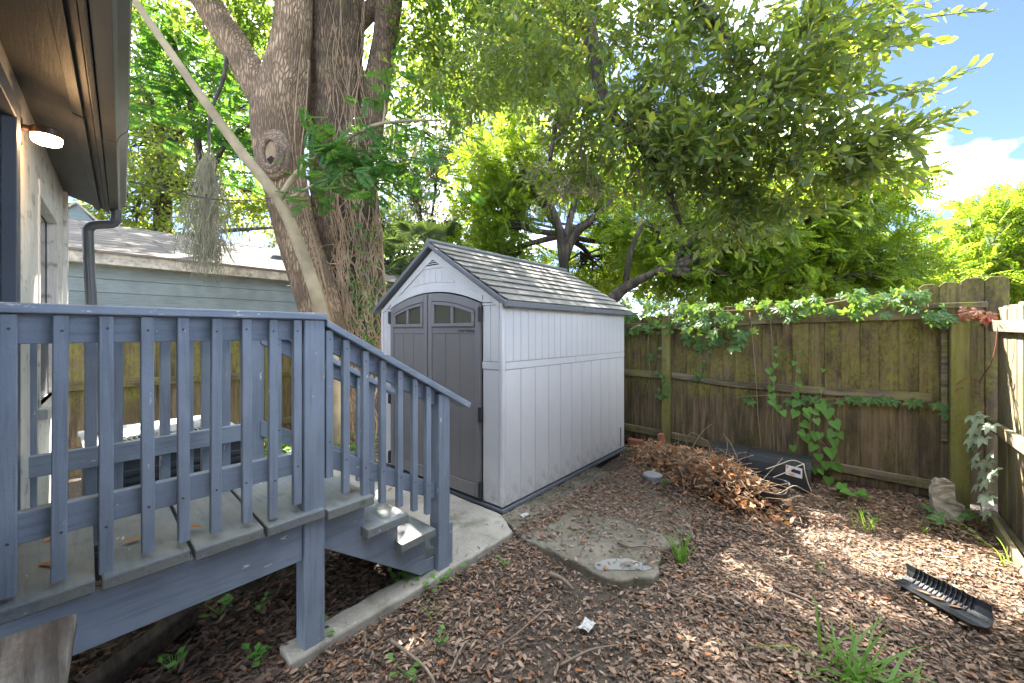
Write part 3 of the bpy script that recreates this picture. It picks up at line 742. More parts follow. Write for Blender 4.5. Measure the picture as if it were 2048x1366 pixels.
rail(fb, 'rail', [(-1.70, yr, 1.57), (-.7, yr, 1.625), (.6, yr, 1.655)], .04, .085)
MB().box(-1.795, -1.705, YB-.12, YB-.044, -.1, 1.70).build('post', 'post', fb, .008)
MB().box(.60, .64, YB-.075, YB-.002, .55, 1.62).build('backing_board', 'rail', fb, .004)
MB().box(.645, .755, YB-.155, YB-.046, -.1, 1.62).build('post', 'post', fb, .008)
MB().box(.52, .86, YB-.10, YB-.05, 1.70, 1.745).build('cap_board', 'rail', fb, .004)
box('kick_board', 'fence', fb, -2.4, .62, YB+.03, YB+.05, -.05, .14)
XR = .865
fr = thing('wooden_fence', 'pale sunlit wooden fence running along the right edge', 'fence', (XR, 2.4, 0))
y = 5.03
while y > -.2:
    w = random.uniform(.118, .138)
    zt = 1.70+random.uniform(-.01, .012)
    picket(fr, 'y', y-w/2, w-random.uniform(.006, .013), XR+.042+random.uniform(0, .006), .018, -.03, zt, 'fence_r', random.uniform(-.002, .002))
    y -= w
for z, d in ((1.515, .03), (.735, 0), (-.0, 0)):
    rail(fr, 'rail_r', [(XR+.019, 5.03, z+d), (XR+.019, 2.6, z), (XR+.019, -.2, z)], .04, .085)
box('post', 'post', fr, XR+.065, XR+.15, 2.5, 2.59, -.1, 1.6)
XL = -6.0
fl = thing('wooden_fence', 'mossy wooden fence beyond the deck, seen through its balusters', 'fence', (XL, .5, 0))
y = -1.6
while y < 2.35:
    w = random.uniform(.128, .14)
    picket(fl, 'y', y+w/2, w+.001, XL-.018-random.uniform(0, .005), .018, .03, 1.66+random.uniform(-.015, .015), 'fence_l', random.uniform(-.0015, .0015))
    y += w
for z in (.27, .93, 1.50): rail(fl, 'rail_y', [(XL+.022, -1.6, z), (XL+.022, .4, z+.015), (XL+.022, 2.35, z-.01)], .04, .085)
box('post', 'post', fl, XL+.045, XL+.13, 1.9, 1.99, -.1, 1.62)

# ------------------------------------------------------------------ our house at the left
WD = Vector((-.9959, .09037, 0)); WN = Vector((.09037, .9959, 0)); W0 = Vector((-3.1, -.016, 0))
def WP(s, off, z): p = W0+WD*s+WN*off; return Vector((p.x, p.y, z))
house = thing('house', 'cream house corner with dark door and brown sloping soffit at left', 'house', WP(0, -1, 0))
def wbox(name, mat, parent, s0, s1, o0, o1, z0, z1, bevel=.003):
    lo = [WP(s0, o0, z0), WP(s1, o0, z0), WP(s1, o1, z0), WP(s0, o1, z0)]; hi = [WP(s0, o0, z1), WP(s1, o0, z1), WP(s1, o1, z1), WP(s0, o1, z1)]
    return MB().hexa(lo, hi).build(name, mat, parent, bevel)
SE = 1.18
wz0, wz1 = 1.12, 2.22                      # window
ws0, ws1 = -.07, .72
wbox('wall', 'house_wall', house, -8, -1.45, -.12, 0, 0, 2.52)
wbox('wall', 'house_wall', house, -.70, ws0, -.12, 0, 0, 2.52)
wbox('wall', 'house_wall', house, -1.45, -.70, -.12, 0, 2.30, 2.52)
wbox('wall', 'house_wall', house, ws0, ws1, -.12, 0, 0, wz0)
wbox('wall', 'house_wall', house, ws0, ws1, -.12, 0, wz1, 2.52)
wbox('wall', 'house_wall', house, ws1, SE, -.12, 0, 0, 2.52)
wbox('wall', 'house_wall', house, SE-.12, SE, -7, -.12, 0, 2.52)
wbox('corner_board', 'house_wall', house, SE-.09, SE+.018, -.09, .018, 0, 2.48)
dd = wbox('door', 'house_door', house, -1.45, -.70, -.06, -.02, .68, 2.30)
wbox('door_frame', 'house_door', dd, -.76, -.685, -.02, .018, .68, 2.36)
wbox('door_frame', 'house_door', dd, -1.45, -.76, -.02, .018, 2.29, 2.36)
win = wbox('window', 'window_glass', house, ws0, ws1, -.05, -.04, wz0+.5, wz1)
wbox('lower_sash', 'house_door', win, ws0, ws1, -.055, -.03, wz0, wz0+.46)
for a, b, c, d_ in ((ws0-.0, ws0+.035, wz0, wz1), (ws1-.055, ws1, wz0, wz1)): wbox('frame', 'house_wall', win, a, b, -.038, .006, c, d_)
wbox('frame', 'house_wall', win, ws0, ws1, -.038, .008, wz1-.05, wz1+.03)
wbox('meeting_rail', 'house_wall', win, ws0+.035, ws1-.055, -.038, -.002, wz0+.45, wz0+.51)
wbox('sill', 'house_wall', win, ws0-.04, ws1+.04, -.03, .035, wz0-.05, wz0)
# sloping soffit, fascia, roof
def slab_s(name, mat, o0, z0, o1, z1, th, s0=-8, s1=SE+.02, parent=house, bevel=.003):
    lo = [WP(s0, o0, z0), WP(s1, o0, z0), WP(s1, o1, z1), WP(s0, o1, z1)]
    return MB().hexa(lo, [p+Vector((0, 0, th)) for p in lo]).build(name, mat, parent, bevel)
pitch = .35
slab_s('soffit', 'soffit', -.10, 2.485+.1*pitch, .205, 2.485-.205*pitch, .02)
for a, b in ((-.62, -8), (SE+.015, -.608)):
    lo = [WP(b, .145, 2.432-.004), WP(a, .145, 2.432-.004), WP(a, .178, 2.420-.004), WP(b, .178, 2.420-.004)]
    MB().hexa([p-Vector((0, 0, .014)) for p in lo], lo).build('soffit_batten', 'soffit', house, .002)
slab_s('fascia', 'soffit', .207, 2.40, .225, 2.40, .14)
rfh = slab_s('roof', 'house_roof', -6, 2.53+6*pitch, .25, 2.53-.25*pitch, .05)
# gutter: K profile in three lengths
gp = [(.228, 2.535), (.228, 2.425), (.275, 2.425), (.285, 2.455), (.312, 2.49), (.318, 2.53), (.309, 2.53), (.303, 2.495), (.278, 2.463), (.27, 2.433), (.236, 2.433), (.236, 2.535)]
gu = None
for s0, s1, e in ((-8, -.355, 0), (-.345, SE+.03, .0)):
    g = MB().hexa([WP(s0, o+e, z-.015) for o, z in gp], [WP(s1, o+e, z-.015) for o, z in gp]).build('gutter', 'gutter', house, .002)
    if s1 > 1: gu = g
g5 = [(o*1.0+.0015*(1 if o > .25 else -1), z-.0165) for o, z in gp[:6]]+[(.228, 2.52)]
MB().hexa([WP(-.39, o, z) for o, z in g5], [WP(-.33, o, z) for o, z in g5]).build('gutter_seam', 'gutter', gu)
MB().hexa([WP(SE+.03, o, z-.015) for o, z in gp[:6]], [WP(SE+.034, o, z-.015) for o, z in gp[:6]]).build('end_cap', 'gutter', gu)
# downspout: rectangular ribbed tube with offset elbow
dp = [D(232, 420, 2.98), D(231, 440, 2.98), D(222, 448, 2.98), D(190, 450, 2.93), D(178, 457, 2.92), D(176, 475, 2.92), D(180, 560, 2.92), D(184, 640, 2.92), D(186, 780, 2.92), D(188, 1010, 2.92)]
sm = catmull(dp, 4)
ds = MB(); nn = 16
ds.tube(sm, .031, 14); 
for k in range(len(ds.v)//14):                                        # flutes
    pass
dso = ds.build('downspout', 'downspout', house)
for a in range(5):
    an = math.radians(-100+a*40)
    dv_ = RT*math.cos(an)-FW*abs(math.sin(an)) if 0 else None
MB().tube([p+Vector((RT[0]*.018-FW[0]*.028, RT[1]*.018-FW[1]*.028, 0)) for p in sm[22:]], .006, 5).build('flute', 'downspout', dso)
MB().tube([p+Vector((-FW[0]*.031, -FW[1]*.031, 0)) for p in sm[22:]], .006, 5).build('flute', 'downspout', dso)
# wall lamp, lit
lp = thing('wall_lamp', 'lit round bronze wall lamp beside the door under the soffit', 'lamp', WP(-.63, 0, 2.29))
wbox('back_plate', 'lamp_bronze', lp, -.665, -.60, .0, .014, 2.235, 2.345, .006)
wbox('arm', 'lamp_bronze', lp, -.648, -.617, .014, .06, 2.292, 2.31, .004)
lc = WP(-.632, .078, 0)
MB().lathe((lc.x, lc.y, 2.283), [(.044, 0), (.046, .004), (.046, .026), (.040, .031)], 32).build('lamp_cap', 'lamp_bronze', lp)
MB().lathe((lc.x, lc.y, 2.253), [(.030, 0), (.040, .006), (.043, .016), (.043, .0295)], 32).build('diffuser', 'lamp_glow', lp, smooth=False)
# bench in the corner, timber under the deck
bn = thing('bench', 'weathered grey wooden bench in front of the deck at lower left', 'bench', (-1.3, -.05, 0))
b0, b1 = G(155, 1222, .69), G(130, 1366, .69); dd_ = (b1-b0).normalized(); nn_ = Vector((-dd_.y, dd_.x, 0)); nn_ = nn_ if nn_.y < 0 else -nn_
q = [b0, b0+dd_*1.3, b0+dd_*1.3+nn_*.22, b0+nn_*.22]
MB().hexa([p-Vector((0, 0, .045)) for p in q], q).build('seat', 'bench', bn, .01)
for s_ in (.08, 1.1):
    c0 = b0+dd_*s_+nn_*.03
    qq = [c0, c0+dd_*.05, c0+dd_*.05+nn_*.16, c0+nn_*.16]
    MB().hexa([Vector((p.x, p.y, -.03)) for p in qq], [Vector((p.x, p.y, .645)) for p in qq]).build('leg', 'bench', bn, .004)
ta, tb = G(225, 1360), G(385, 1235)
tm_ = MB().beam(ta+(ta-tb)*1.0+Vector((0, 0, .03)), tb+Vector((0, 0, .03)), .09, .09).build('timber', 'timber', None, .015)
tag(tm_, 'dark rotten timber lying on the soil under the deck', 'timber')
# service cable from the house
c0, c1 = D(258, 362, 3.1), D(560, 393, 5.4)
cp = [c0.lerp(c1, t)-Vector((0, 0, .10*math.sin(math.pi*t))) for t in np.linspace(0, 1, 14)]
tag(MB().tube(cp, .006, 5).build('cable', 'cable'), 'thin cable strung from the gutter to the leaning oak', 'cable')
# air conditioner
ac = thing('air_conditioner', 'air conditioning unit with round fan grille behind the deck', 'air conditioner', (-4.15, .55, 0))
AX0, AX1, AY0, AY1, AZ = -4.50, -3.42, .16, 1.02, .74
box('cabinet', 'ac_dark', ac, AX0+.02, AX1-.02, AY0+.02, AY1-.02, .0, AZ-.04)
for k in range(11):
    z = .1+k*.05
    box('louver', 'ac_dark', ac, AX1-.018, AX1-.006, AY0+.03, AY1-.03, z, z+.03, .002)
box('top_cover', 'ac_white', ac, AX0, AX1, AY0, AY1, AZ-.035, AZ, .012)
cxa, cya = (AX0+AX1)/2+.14, (AY0+AY1)/2
MB().lathe((cxa, cya, AZ+.0005), [(.33, 0), (.33, .002)], 40).build('fan_opening', 'hollow', ac)
for r in np.linspace(.06, .34, 11):
    MB().tube([(cxa+r*math.cos(a), cya+r*math.sin(a), AZ+.012) for a in np.linspace(0, 2*math.pi, 40, endpoint=False)], .0045, 4, closed=True).build('grille_ring', 'ac_white', ac)
for k in range(6):
    a = k*math.pi/3; MB().tube([(cxa, cya, AZ+.006), (cxa+.345*math.cos(a), cya+.345*math.sin(a), AZ+.006)], .004, 4).build('grille_spoke', 'ac_white', ac)
mb_ = tag(box('meter_box', 'white', None, -4.62, -4.5, -.05, .11, 1.36, 1.50), 'small white electrical box on the house corner behind the railing', 'box')

# ------------------------------------------------------------------ neighbour's house beyond the left fence
nh = thing('neighbour_house', 'blue grey sided house with shingled roof beyond the left fence', 'house', (-10.5, 4, 0))
NX, NZ = -8.7, 2.50
n0, n1 = -4., 9.4
for k in range(12):
    z = .05+k*.205
    lo = [(NX-.05, n0, z), (NX+.022, n0, z), (NX+.022, n1, z), (NX-.05, n1, z)]
    hi = [(NX-.05, n0, z+.2), (NX+.0, n0, z+.2), (NX+.0, n1, z+.2), (NX-.05, n1, z+.2)]
    MB().hexa(lo, hi).build('siding_board', 'siding', nh)
box('wall', 'siding', nh, NX-6, NX-.055, n0, n1, 0, 2.55)
box('soffit', 'fascia', nh, NX-.05, NX+.37, n0-.2, n1+.2, 2.50, 2.53)
box('fascia', 'fascia', nh, NX+.372, NX+.40, n0-.2, n1+.2, 2.485, 2.645)
lo = [(NX+.45, n0-.3, 2.64), (NX+.45, n1+.3, 2.64), (NX-3.3, n1+.3, 3.74), (NX-3.3, n0-.3, 3.74)]
nr = MB().hexa(lo, [(x, y, z+.035) for x, y, z in lo]).build('roof', 'nroof', nh)
lo = [(NX-3.3, n0-.3, 3.74), (NX-3.3, n1+.3, 3.74), (NX-7, n1+.3, 2.64), (NX-7, n0-.3, 2.64)]
MB().hexa(lo, [(x, y, z+.035) for x, y, z in lo]).build('roof', 'nroof', nh)
vp = D(556, 515, 9.0)
box('roof_vent', 'ac_dark', nr, vp.x-.1, vp.x+.1, vp.y-.1, vp.y+.1, vp.z-.12, vp.z+.02); box('vent_hood', 'white', nr, vp.x-.13, vp.x+.13, vp.y-.13, vp.y+.13, vp.z+.021, vp.z+.09)
# gabled dormer on that roof
dc = D(152, 440, 8.3); 
dm = MB().hexa([(dc.x-1.2, dc.y-.35, dc.z-.1), (dc.x, dc.y-.35, dc.z-.1), (dc.x, dc.y+.35, dc.z-.1), (dc.x-1.2, dc.y+.35, dc.z-.1)],
          [(dc.x-1.2, dc.y-.02, dc.z+.33), (dc.x, dc.y-.02, dc.z+.33), (dc.x, dc.y+.02, dc.z+.33), (dc.x-1.2, dc.y+.02, dc.z+.33)]).build('dormer', 'siding', nh)
for s_ in (-1, 1):
    MB().hexa([(dc.x-1.2, dc.y, dc.z+.34), (dc.x+.06, dc.y, dc.z+.34), (dc.x+.06, dc.y+s_*.45, dc.z-.14), (dc.x-1.2, dc.y+s_*.45, dc.z-.14)],
              [(dc.x-1.2, dc.y, dc.z+.39), (dc.x+.06, dc.y, dc.z+.39), (dc.x+.06, dc.y+s_*.47, dc.z-.10), (dc.x-1.2, dc.y+s_*.47, dc.z-.10)]).build('dormer_roof', 'fascia', dm)

# ------------------------------------------------------------------ trees
def px_path(pts, n=6):
    P_ = catmull([D(a, b, c) for a, b, c, r in pts], n)
    rs = [r/FPX*c for a, b, c, r in pts]; R_ = np.interp(np.linspace(0, len(pts)-1, len(P_)), range(len(pts)), rs)
    return P_, list(R_)
def trunk_mesh(name, mat, parent, pts, n=40, k=8, ridge=.06, seed=1):
    P_, R_ = px_path(pts, k)
    mb = MB().tube(P_, R_, n)
    V = np.array(mb.v); r = np.random.default_rng(seed); ph = r.uniform(0, 6.28, 8)
    m = len(P_)
    C = np.repeat(np.array([tuple(p) for p in P_]), n, 0); th = np.tile(np.arange(n)*2*math.pi/n, m); zz = C[:, 2]
    f = 1+ridge*(np.sin(5*th+ph[0]+1.1*zz)+.6*np.sin(9*th+ph[1]-2.1*zz)+.45*np.sin(14*th+ph[2]+3.7*zz)+.5*np.sin(3*th+ph[3]+5*zz)*np.sin(2.3*zz+ph[4]))*.5
    f += r.normal(0, ridge*.16, len(V))
    V = C+(V-C)*f[:, None]
    mb.v = [tuple(p) for p in V]
    return mb.build(name, mat, parent, 0, True)
def branch(name, mat, parent, pts, n=8, k=6, wob=.25):
    P_, R_ = px_path(pts, k); return MB().tube(P_, R_, n, wob=wob, seed=len(name)+len(P_)).build(name, mat, parent, 0, True)

def crown(parent, blobs, mat, tmpl, leaf_len, tw_len, lpt, seed, droop=.25, sig=.22, bias=.45, twr=.0035, name='crown', branches=True, root=None, wid=1., twmat='twig', wind=None, updir=.6, limb_r=.03):
    """blobs: (centre, radii, clusters, twigs per cluster)"""
    r = np.random.default_rng(seed); tb, td, lens = [], [], []; lm = MB()
    for c, rad, ncl, ntw in blobs:
        c = np.array(c); rad = np.array(rad) if hasattr(rad, '__len__') else np.array([rad]*3)
        u = unit(r.normal(size=(ncl, 3))); cl = c+rad*u*(r.random((ncl, 1))**bias)
        if branches:
            rt = np.array(root) if root is not None else c-np.array([0, 0, rad[2]*1.2])
            mids = (rt+c)/2+r.normal(0, .12, 3)*rad
            L_ = float(np.linalg.norm(c-rt))
            lm.tube(catmull([Vector(rt), Vector(mids), Vector(c)], 5), list(np.linspace(limb_r*1.6, limb_r*.8, 11)), 6, wob=.2, seed=seed)
            for q in cl[:: max(1, ncl//26)]:
                s_ = c+(rt-c)*r.random()*.5; m2 = (s_+q)/2+r.normal(0, .10, 3)*rad
                lm.tube(catmull([Vector(s_), Vector(m2), Vector(q)], 4), list(np.linspace(limb_r*.6, limb_r*.12, 9)), 4)
        b = np.repeat(cl, ntw, 0)+r.normal(0, 1, (ncl*ntw, 3))*sig*np.minimum(rad, rad.min()*2)
        out = unit((b-c)/rad); d = unit(out*.7+r.normal(0, .55, b.shape)+np.array([0, 0, -droop]))
        if wind is not None: d = unit(d+np.array(wind))
        tb.append(b); td.append(d)
    tb, td = np.concatenate(tb), np.concatenate(td); ln = tw_len*r.uniform(.6, 1.25, len(tb))
    tip = tb+td*ln[:, None]
    parts = []
    sdv = unit(np.cross(td, unit(r.normal(size=td.shape))))
    for k in range(lpt):
        t = (k+.7)/lpt; p = tb+td*(ln*t)[:, None]
        an = 2.4*k+r.uniform(0, 1, len(tb)); s1 = sdv; s2 = np.cross(td, sdv)
        side = s1*np.cos(an)[:, None]+s2*np.sin(an)[:, None]
        ld = unit(td*.75+side*(.8 if k < lpt-1 else .1)+r.normal(0, .18, td.shape)+np.array([0, 0, -droop*.4]))
        nr_ = unit(np.array([0, 0, updir])+r.normal(0, .5, td.shape))
        parts.append(place(tmpl, p, ld, nr_, leaf_len*r.uniform(.65, 1.2, len(p)), wid*r.uniform(.8, 1.2, len(p))))
    V, F_ = stack(parts)
    co = np_mesh(name, V, F_, mat, parent)
    if twr:
        a = tb; V2, F2 = sticks(a, tip, twr, twr*.4); np_mesh('twigs', V2, [F2], twmat, parent)
    if lm.v: lm.build('limbs', 'bark_far' if twmat == 'twig' else twmat, parent, 0, True)
    return co

# leaning oak with the knot
ta_ = thing('oak_tree', 'leaning grey barked oak with a healed round knot and forked limb', 'tree', D(700, 880, 5.8))
trunk_mesh('trunk', 'bark_a', ta_, [(712, 905, 5.8, 66), (690, 800, 5.75, 50), (672, 720, 5.7, 44), (650, 640, 5.65, 42), (622, 552, 5.6, 40), (592, 465, 5.6, 38), (571, 370, 5.6, 39), (557, 295, 5.6, 45), (560, 230, 5.6, 50), (572, 165, 5.6, 45), (582, 100, 5.6, 37), (588, 30, 5.6, 34), (590, -120, 5.6, 32), (600, -400, 5.5, 22)], 44, 9, .05, 3)
trunk_mesh('limb', 'bark_a', ta_, [(562, 262, 5.62, 30), (528, 190, 5.6, 33), (497, 140, 5.6, 30), (458, 75, 5.6, 28), (415, 5, 5.6, 27), (340, -120, 5.6, 22), (260, -260, 5.6, 14)], 28, 9, .05, 5)
kc = D(541, 305, 5.6-.37)
kb = MB()
rx = Vector((RT[0], RT[1], 0)); fwv = Vector((FW[0], FW[1], 0)); axn = (-fwv-rx*.12).normalized(); axr = axn.cross(Vector((0, 0, 1))).normalized()*-1
def ell(a, b, n=28, off=0., dz=0., dx=0.): return [kc+axr*(a*math.cos(t)+dx)+Vector((0, 0, b*math.sin(t)+dz))+axn*off for t in np.linspace(0, 2*math.pi, n, endpoint=False)]
for a, b, rr, of in ((.185, .285, .05, -.075), (.15, .235, .042, -.03), (.115, .19, .032, .0)):
    kb.tube(ell(a, b, 36, of), [rr*(1+.10*math.sin(3*k)+.07*math.sin(7.3*k)) for k in range(36)], 10, closed=True)
kn = kb.build('knot', 'knot', ta_, 0, True)
MB().hexa(ell(.09, .165, 24, -.09), ell(.088, .16, 24, -.012)).build('healed_cut', 'knot_face', kn)
hp = [kc+axr*(.055*math.cos(t)*(1+.25*math.sin(3*t)))+Vector((0, 0, .05*math.sin(t)*(1+.2*math.cos(4*t))-.095))+axn*-.01 for t in np.linspace(0, 2*math.pi, 20, endpoint=False)]
MB().hexa([p-axn*.02 for p in hp], hp).build('hollow', 'hollow', kn)
# thick oak wrapped in vines
tb_ = thing('oak_tree', 'thick dark oak wrapped in dry vines with a bough over the yard', 'tree', D(720, 880, 6.1))
trunk_mesh('trunk', 'bark_b', tb_, [(715, 910, 6.1, 92), (717, 800, 6.1, 70), (714, 700, 6.1, 58), (708, 620, 6.1, 57), (700, 540, 6.1, 61), (694, 460, 6.1, 62), (688, 370, 6.1, 58), (682, 290, 6.1, 55), (676, 200, 6.1, 50), (673, 110, 6.1, 49), (674, 20, 6.1, 50), (676, -120, 6.1, 42), (690, -350, 6.0, 32)], 44, 9, .11, 8)
trunk_mesh('limb', 'bark_b', tb_, [(712, 300, 6.15, 40), (742, 215, 6.2, 30), (757, 150, 6.2, 24), (768, 90, 6.2, 22), (778, 20, 6.1, 24), (792, -60, 6.0, 24), (850, -200, 5.6, 20)], 28, 8, .08, 9)
trunk_mesh('limb', 'bark_b', tb_, [(690, 60, 6.15, 28), (735, 25, 6.2, 18), (785, 0, 6.1, 16)], 20, 8, .08, 10)
# the bough: limbs that arch out over the yard and hang down
blimbs = [[(792, -60, 6.0, 20), (900, -190, 5.2, 20), (1040, -170, 4.3, 19), (1150, -40, 3.7, 17), (1190, 120, 3.4, 14), (1215, 215, 3.25, 11), (1290, 300, 3.15, 9), (1340, 390, 3.1, 6), (1362, 450, 3.1, 3)],
          [(1150, -40, 3.7, 15), (1290, -60, 3.2, 12), (1430, 40, 3.0, 9), (1470, 100, 2.95, 7), (1560, 170, 2.9, 5), (1700, 210, 2.85, 3)],
          [(1215, 215, 3.25, 8), (1150, 205, 3.35, 7), (1118, 225, 3.4, 6), (1100, 320, 3.4, 4)],
          [(1290, 300, 3.15, 7), (1400, 330, 3.05, 5), (1500, 380, 3.0, 3)],
          [(1290, -60, 3.2, 9), (1500, -120, 2.9, 8), (1700, -40, 2.8, 5), (1800, 30, 2.75, 3)]]
for bl in blimbs: branch('limb', 'bark_far', tb_, bl)
def B(px, py, d, rx_, ry_, rz_, n, t): return (tuple(D(px, py, d)), (rx_, ry_, rz_), n, t)
OD = .55
oakblobs = [B(1200, 60, 3.4, .75, .6, .5, 60, 8), B(1050, 90, 3.9, .6, .6, .6, 46, 8), B(1380, 120, 3.1, .6, .5, .5, 44, 8), B(1300, 240, 3.1, .7, .5, .45, 56, 8), B(1500, 220, 2.9, .5, .45, .35, 44, 8), B(1420, 330, 3.0, .5, .45, .32, 40, 8),
            B(1640, 280, 2.75, .42, .4, .28, 34, 7), B(1180, 300, 3.3, .5, .4, .35, 30, 8), B(1560, 380, 2.9, .4, .35, .2, 18, 7), B(1600, 110, 2.85, .35, .3, .18, 12, 7), B(930, 170, 4.6, .55, .55, .5, 24, 8), B(1440, 430, 3.05, .35, .3, .2, 18, 7), B(1680, 60, 2.8, .45, .4, .22, 22, 7),
            B(1480, 30, 3.0, .4, .4, .3, 20, 7), B(1720, 330, 2.75, .3, .3, .16, 12, 6)]
oakblobs = [(c, r_, max(6, int(n*OD)), t) for c, r_, n, t in oakblobs]
crown(tb_, oakblobs, 'leaf_oak', T_oak(), .092, .25, 9, 21, droop=.12, sig=.16, bias=.5, twr=.0028, branches=False, wind=(.25, .12, .0))
# long fingers of leaves at the bough's right end
r = np.random.default_rng(5); parts = []; fing = MB()
for (a, b, c), (a2, b2, c2) in (((1700, 260, 2.7), (1960, 135, 2.6)), ((1720, 300, 2.7), (1925, 225, 2.6)), ((1690, 330, 2.7), (1840, 290, 2.65)), ((1700, 80, 2.75), (1980, 25, 2.6)), ((1660, 120, 2.8), (1880, 90, 2.7)), ((1640, 360, 2.8), (1800, 350, 2.7)), ((1600, 60, 2.8), (1870, 10, 2.7)), ((1690, 200, 2.75), (1880, 190, 2.7)), ((1560, 420, 2.9), (1720, 440, 2.8))):
    A_, B_ = np.array(D(a, b, c)), np.array(D(a2, b2, c2)); nl = 30
    for k in range(nl):
        t = k/nl; p = A_+(B_-A_)*t; p[2] += .05*math.sin(3*t)+r.normal(0, .012); sd = 1 if k % 2 else -1
        d = unit(B_-A_)+sd*np.array([0, 0, .55])*r.uniform(.3, 1)+r.normal(0, .22, 3)
        parts.append(place(T_oak(), p[None], d[None], (np.array([-FW[0], -FW[1], .5])+r.normal(0, .5, 3))[None], .105*r.uniform(.75, 1.2)))
    sh = MB().tube([Vector(A_+(B_-A_)*t)+Vector((0, 0, .05*math.sin(3*t))) for t in np.linspace(0, 1, 8)], list(np.linspace(.006, .0015, 8)), 5).build('shoot', 'twig', tb_)
    V, F_ = stack(parts); tag(np_mesh('leaves', V, F_, 'leaf_oak', sh), kind='stuff'); parts = []
# bare brown twigs hanging in the bough
r = np.random.default_rng(15); tw = MB()
for k in range(170):
    a = D(r.uniform(1080, 1420), r.uniform(200, 400), r.uniform(2.95, 3.35)); pts = [a]; d = Vector((r.normal(0, .5), r.normal(0, .5), -.5))
    for j in range(5):
        d += Vector((r.normal(0, .35), r.normal(0, .35), r.normal(-.05, .25))); pts.append(pts[-1]+d.normalized()*.075)
    tw.tube(pts, list(np.linspace(.0038, .0012, 6)), 4)
tw.build('bare_twigs', 'twig', tb_)
# high canopies of the two oaks, mostly above the frame
def can(px, py, d, r_, n, t): return (tuple(D(px, py, d)), (r_*1.2, r_*1.2, r_*.7), int(n*.75), t)
crown(ta_, [can(430, -90, 5.6, 1.0, 40, 8), can(560, -230, 5.8, 1.3, 40, 8), can(250, -150, 5.4, 1.2, 40, 8), can(480, 40, 6.6, .55, 16, 8), can(700, -330, 5.6, 1.3, 36, 8), can(420, -420, 6, 1.4, 40, 8)], 'leaf_canopy', T_quad(.22), .13, .32, 7, 31, sig=.2, branches=False)
crown(tb_, [can(820, -130, 6.2, .9, 40, 8), can(1000, -260, 5.4, 1.3, 44, 8), can(880, 30, 6.4, .6, 26, 8), can(1200, -380, 4.4, 1.2, 40, 8), can(760, -400, 6.5, 1.5, 40, 8), can(950, -480, 7, 1.7, 40, 8), ((-4.5, 5.2, 6.3), (1.5, 1.1, .7), 56, 8), ((-5.4, 4.4, 6.4), (1.3, 1.0, .7), 40, 8), ((-3.6, 5.0, 6.0), (1.1, 1.0, .6), 40, 8), ((-4.9, 6.1, 6.4), (.9, .8, .5), 18, 8), ((-3.2, 3.9, 5.9), (1.0, .9, .5), 26, 8), ((-6.9, 4.3, 6.2), (1.0, .8, .5), 26, 8)], 'leaf_canopy', T_quad(.22), .13, .32, 7, 33, sig=.2, branches=False)  # clumps at fixed points are added to shade the foreground and stair treads

# dry vines on the thick oak
vn = thing('climbing_vine', 'tangle of dry brown vines climbing the thick oak trunk', 'vine', D(720, 870, 5.7))
r = np.random.default_rng(41)
def btx(py): return np.interp(py, [-50, 20, 110, 200, 290, 370, 460, 540, 620, 700, 800, 910], [675, 674, 673, 676, 682, 688, 694, 700, 708, 714, 717, 715]), np.interp(py, [-50, 110, 200, 290, 370, 460, 540, 620, 700, 800, 910], [49, 49, 50, 55, 58, 62, 61, 57, 58, 70, 92])
for k in range(84):
    y0 = r.uniform(650, 900); y1 = r.uniform(-40, 420) if k % 3 else r.uniform(300, 560); u = r.uniform(-1.0, 1.0); pts = []; m_ = 14; drift = r.normal(0, .06)
    for j in range(m_):
        py = y0+(y1-y0)*j/(m_-1); u = max(-1.08, min(1.08, u+drift+r.normal(0, .2))); cxp, rp = btx(py)
        rm = rp/FPX*6.1; dep = 6.1-rm*math.sqrt(max(0.02, 1-min(1, u*u)))*1.07-.02-abs(r.normal(0, .015)); pts.append(D(cxp+rp*u*1.03, py, dep))
    rad = r.uniform(.004, .013)
    MB().tube(catmull(pts, 3), list(np.linspace(rad, rad*.5, 3*(m_-1)+1)), 5, wob=.15, seed=k).build('stem', 'vine_stem' if k % 3 else 'vine_grey', vn, 0, True)
for k in range(44):                                                   # loose loops at the foot
    py0 = r.uniform(480, 820); cxp, rp = btx(py0); pts = []; p = D(cxp+rp*r.uniform(-.6, 1.05), py0, 5.62)
    d = Vector((r.normal(), r.normal(), r.normal()))
    for j in range(8):
        pts.append(p.copy()); d += Vector((r.normal(0, .6), r.normal(0, .25), r.normal(-.1, .7))); q_ = d.normalized()*.12; q_ -= fwv*(q_.dot(fwv)*.8); p += q_
    MB().tube(catmull(pts, 3), r.uniform(.003, .007), 4).build('stem', 'vine_stem', vn, 0, True)
lp_, ld_ = [], []
for k in range(520):
    py = r.choice([r.uniform(430, 700), r.uniform(560, 720)]); cxp, rp = btx(py); u = r.uniform(-.1, 1.1); rm = rp/FPX*6.1
    lp_.append(tuple(D(cxp+rp*u, py, 6.1-rm*math.sqrt(max(0, 1-min(1, u*u)))-.06-abs(r.normal(0, .05))))); ld_.append((r.normal(), r.normal(), -.5))
V, F_ = place(T_quad(.3), np.array(lp_), np.array(ld_), np.tile(np.array([[-FW[0], -FW[1], .6]]), (520, 1))+r.normal(0, .4, (520, 3)), r.uniform(.04, .085, 520))
tag(np_mesh('foliage', V, [F_], 'leaf_creeper', vn), kind='stuff')
v2 = thing('climbing_vine', 'few thin orange brown vines running up the leaning oak past its knot', 'vine', D(690, 860, 5.4))
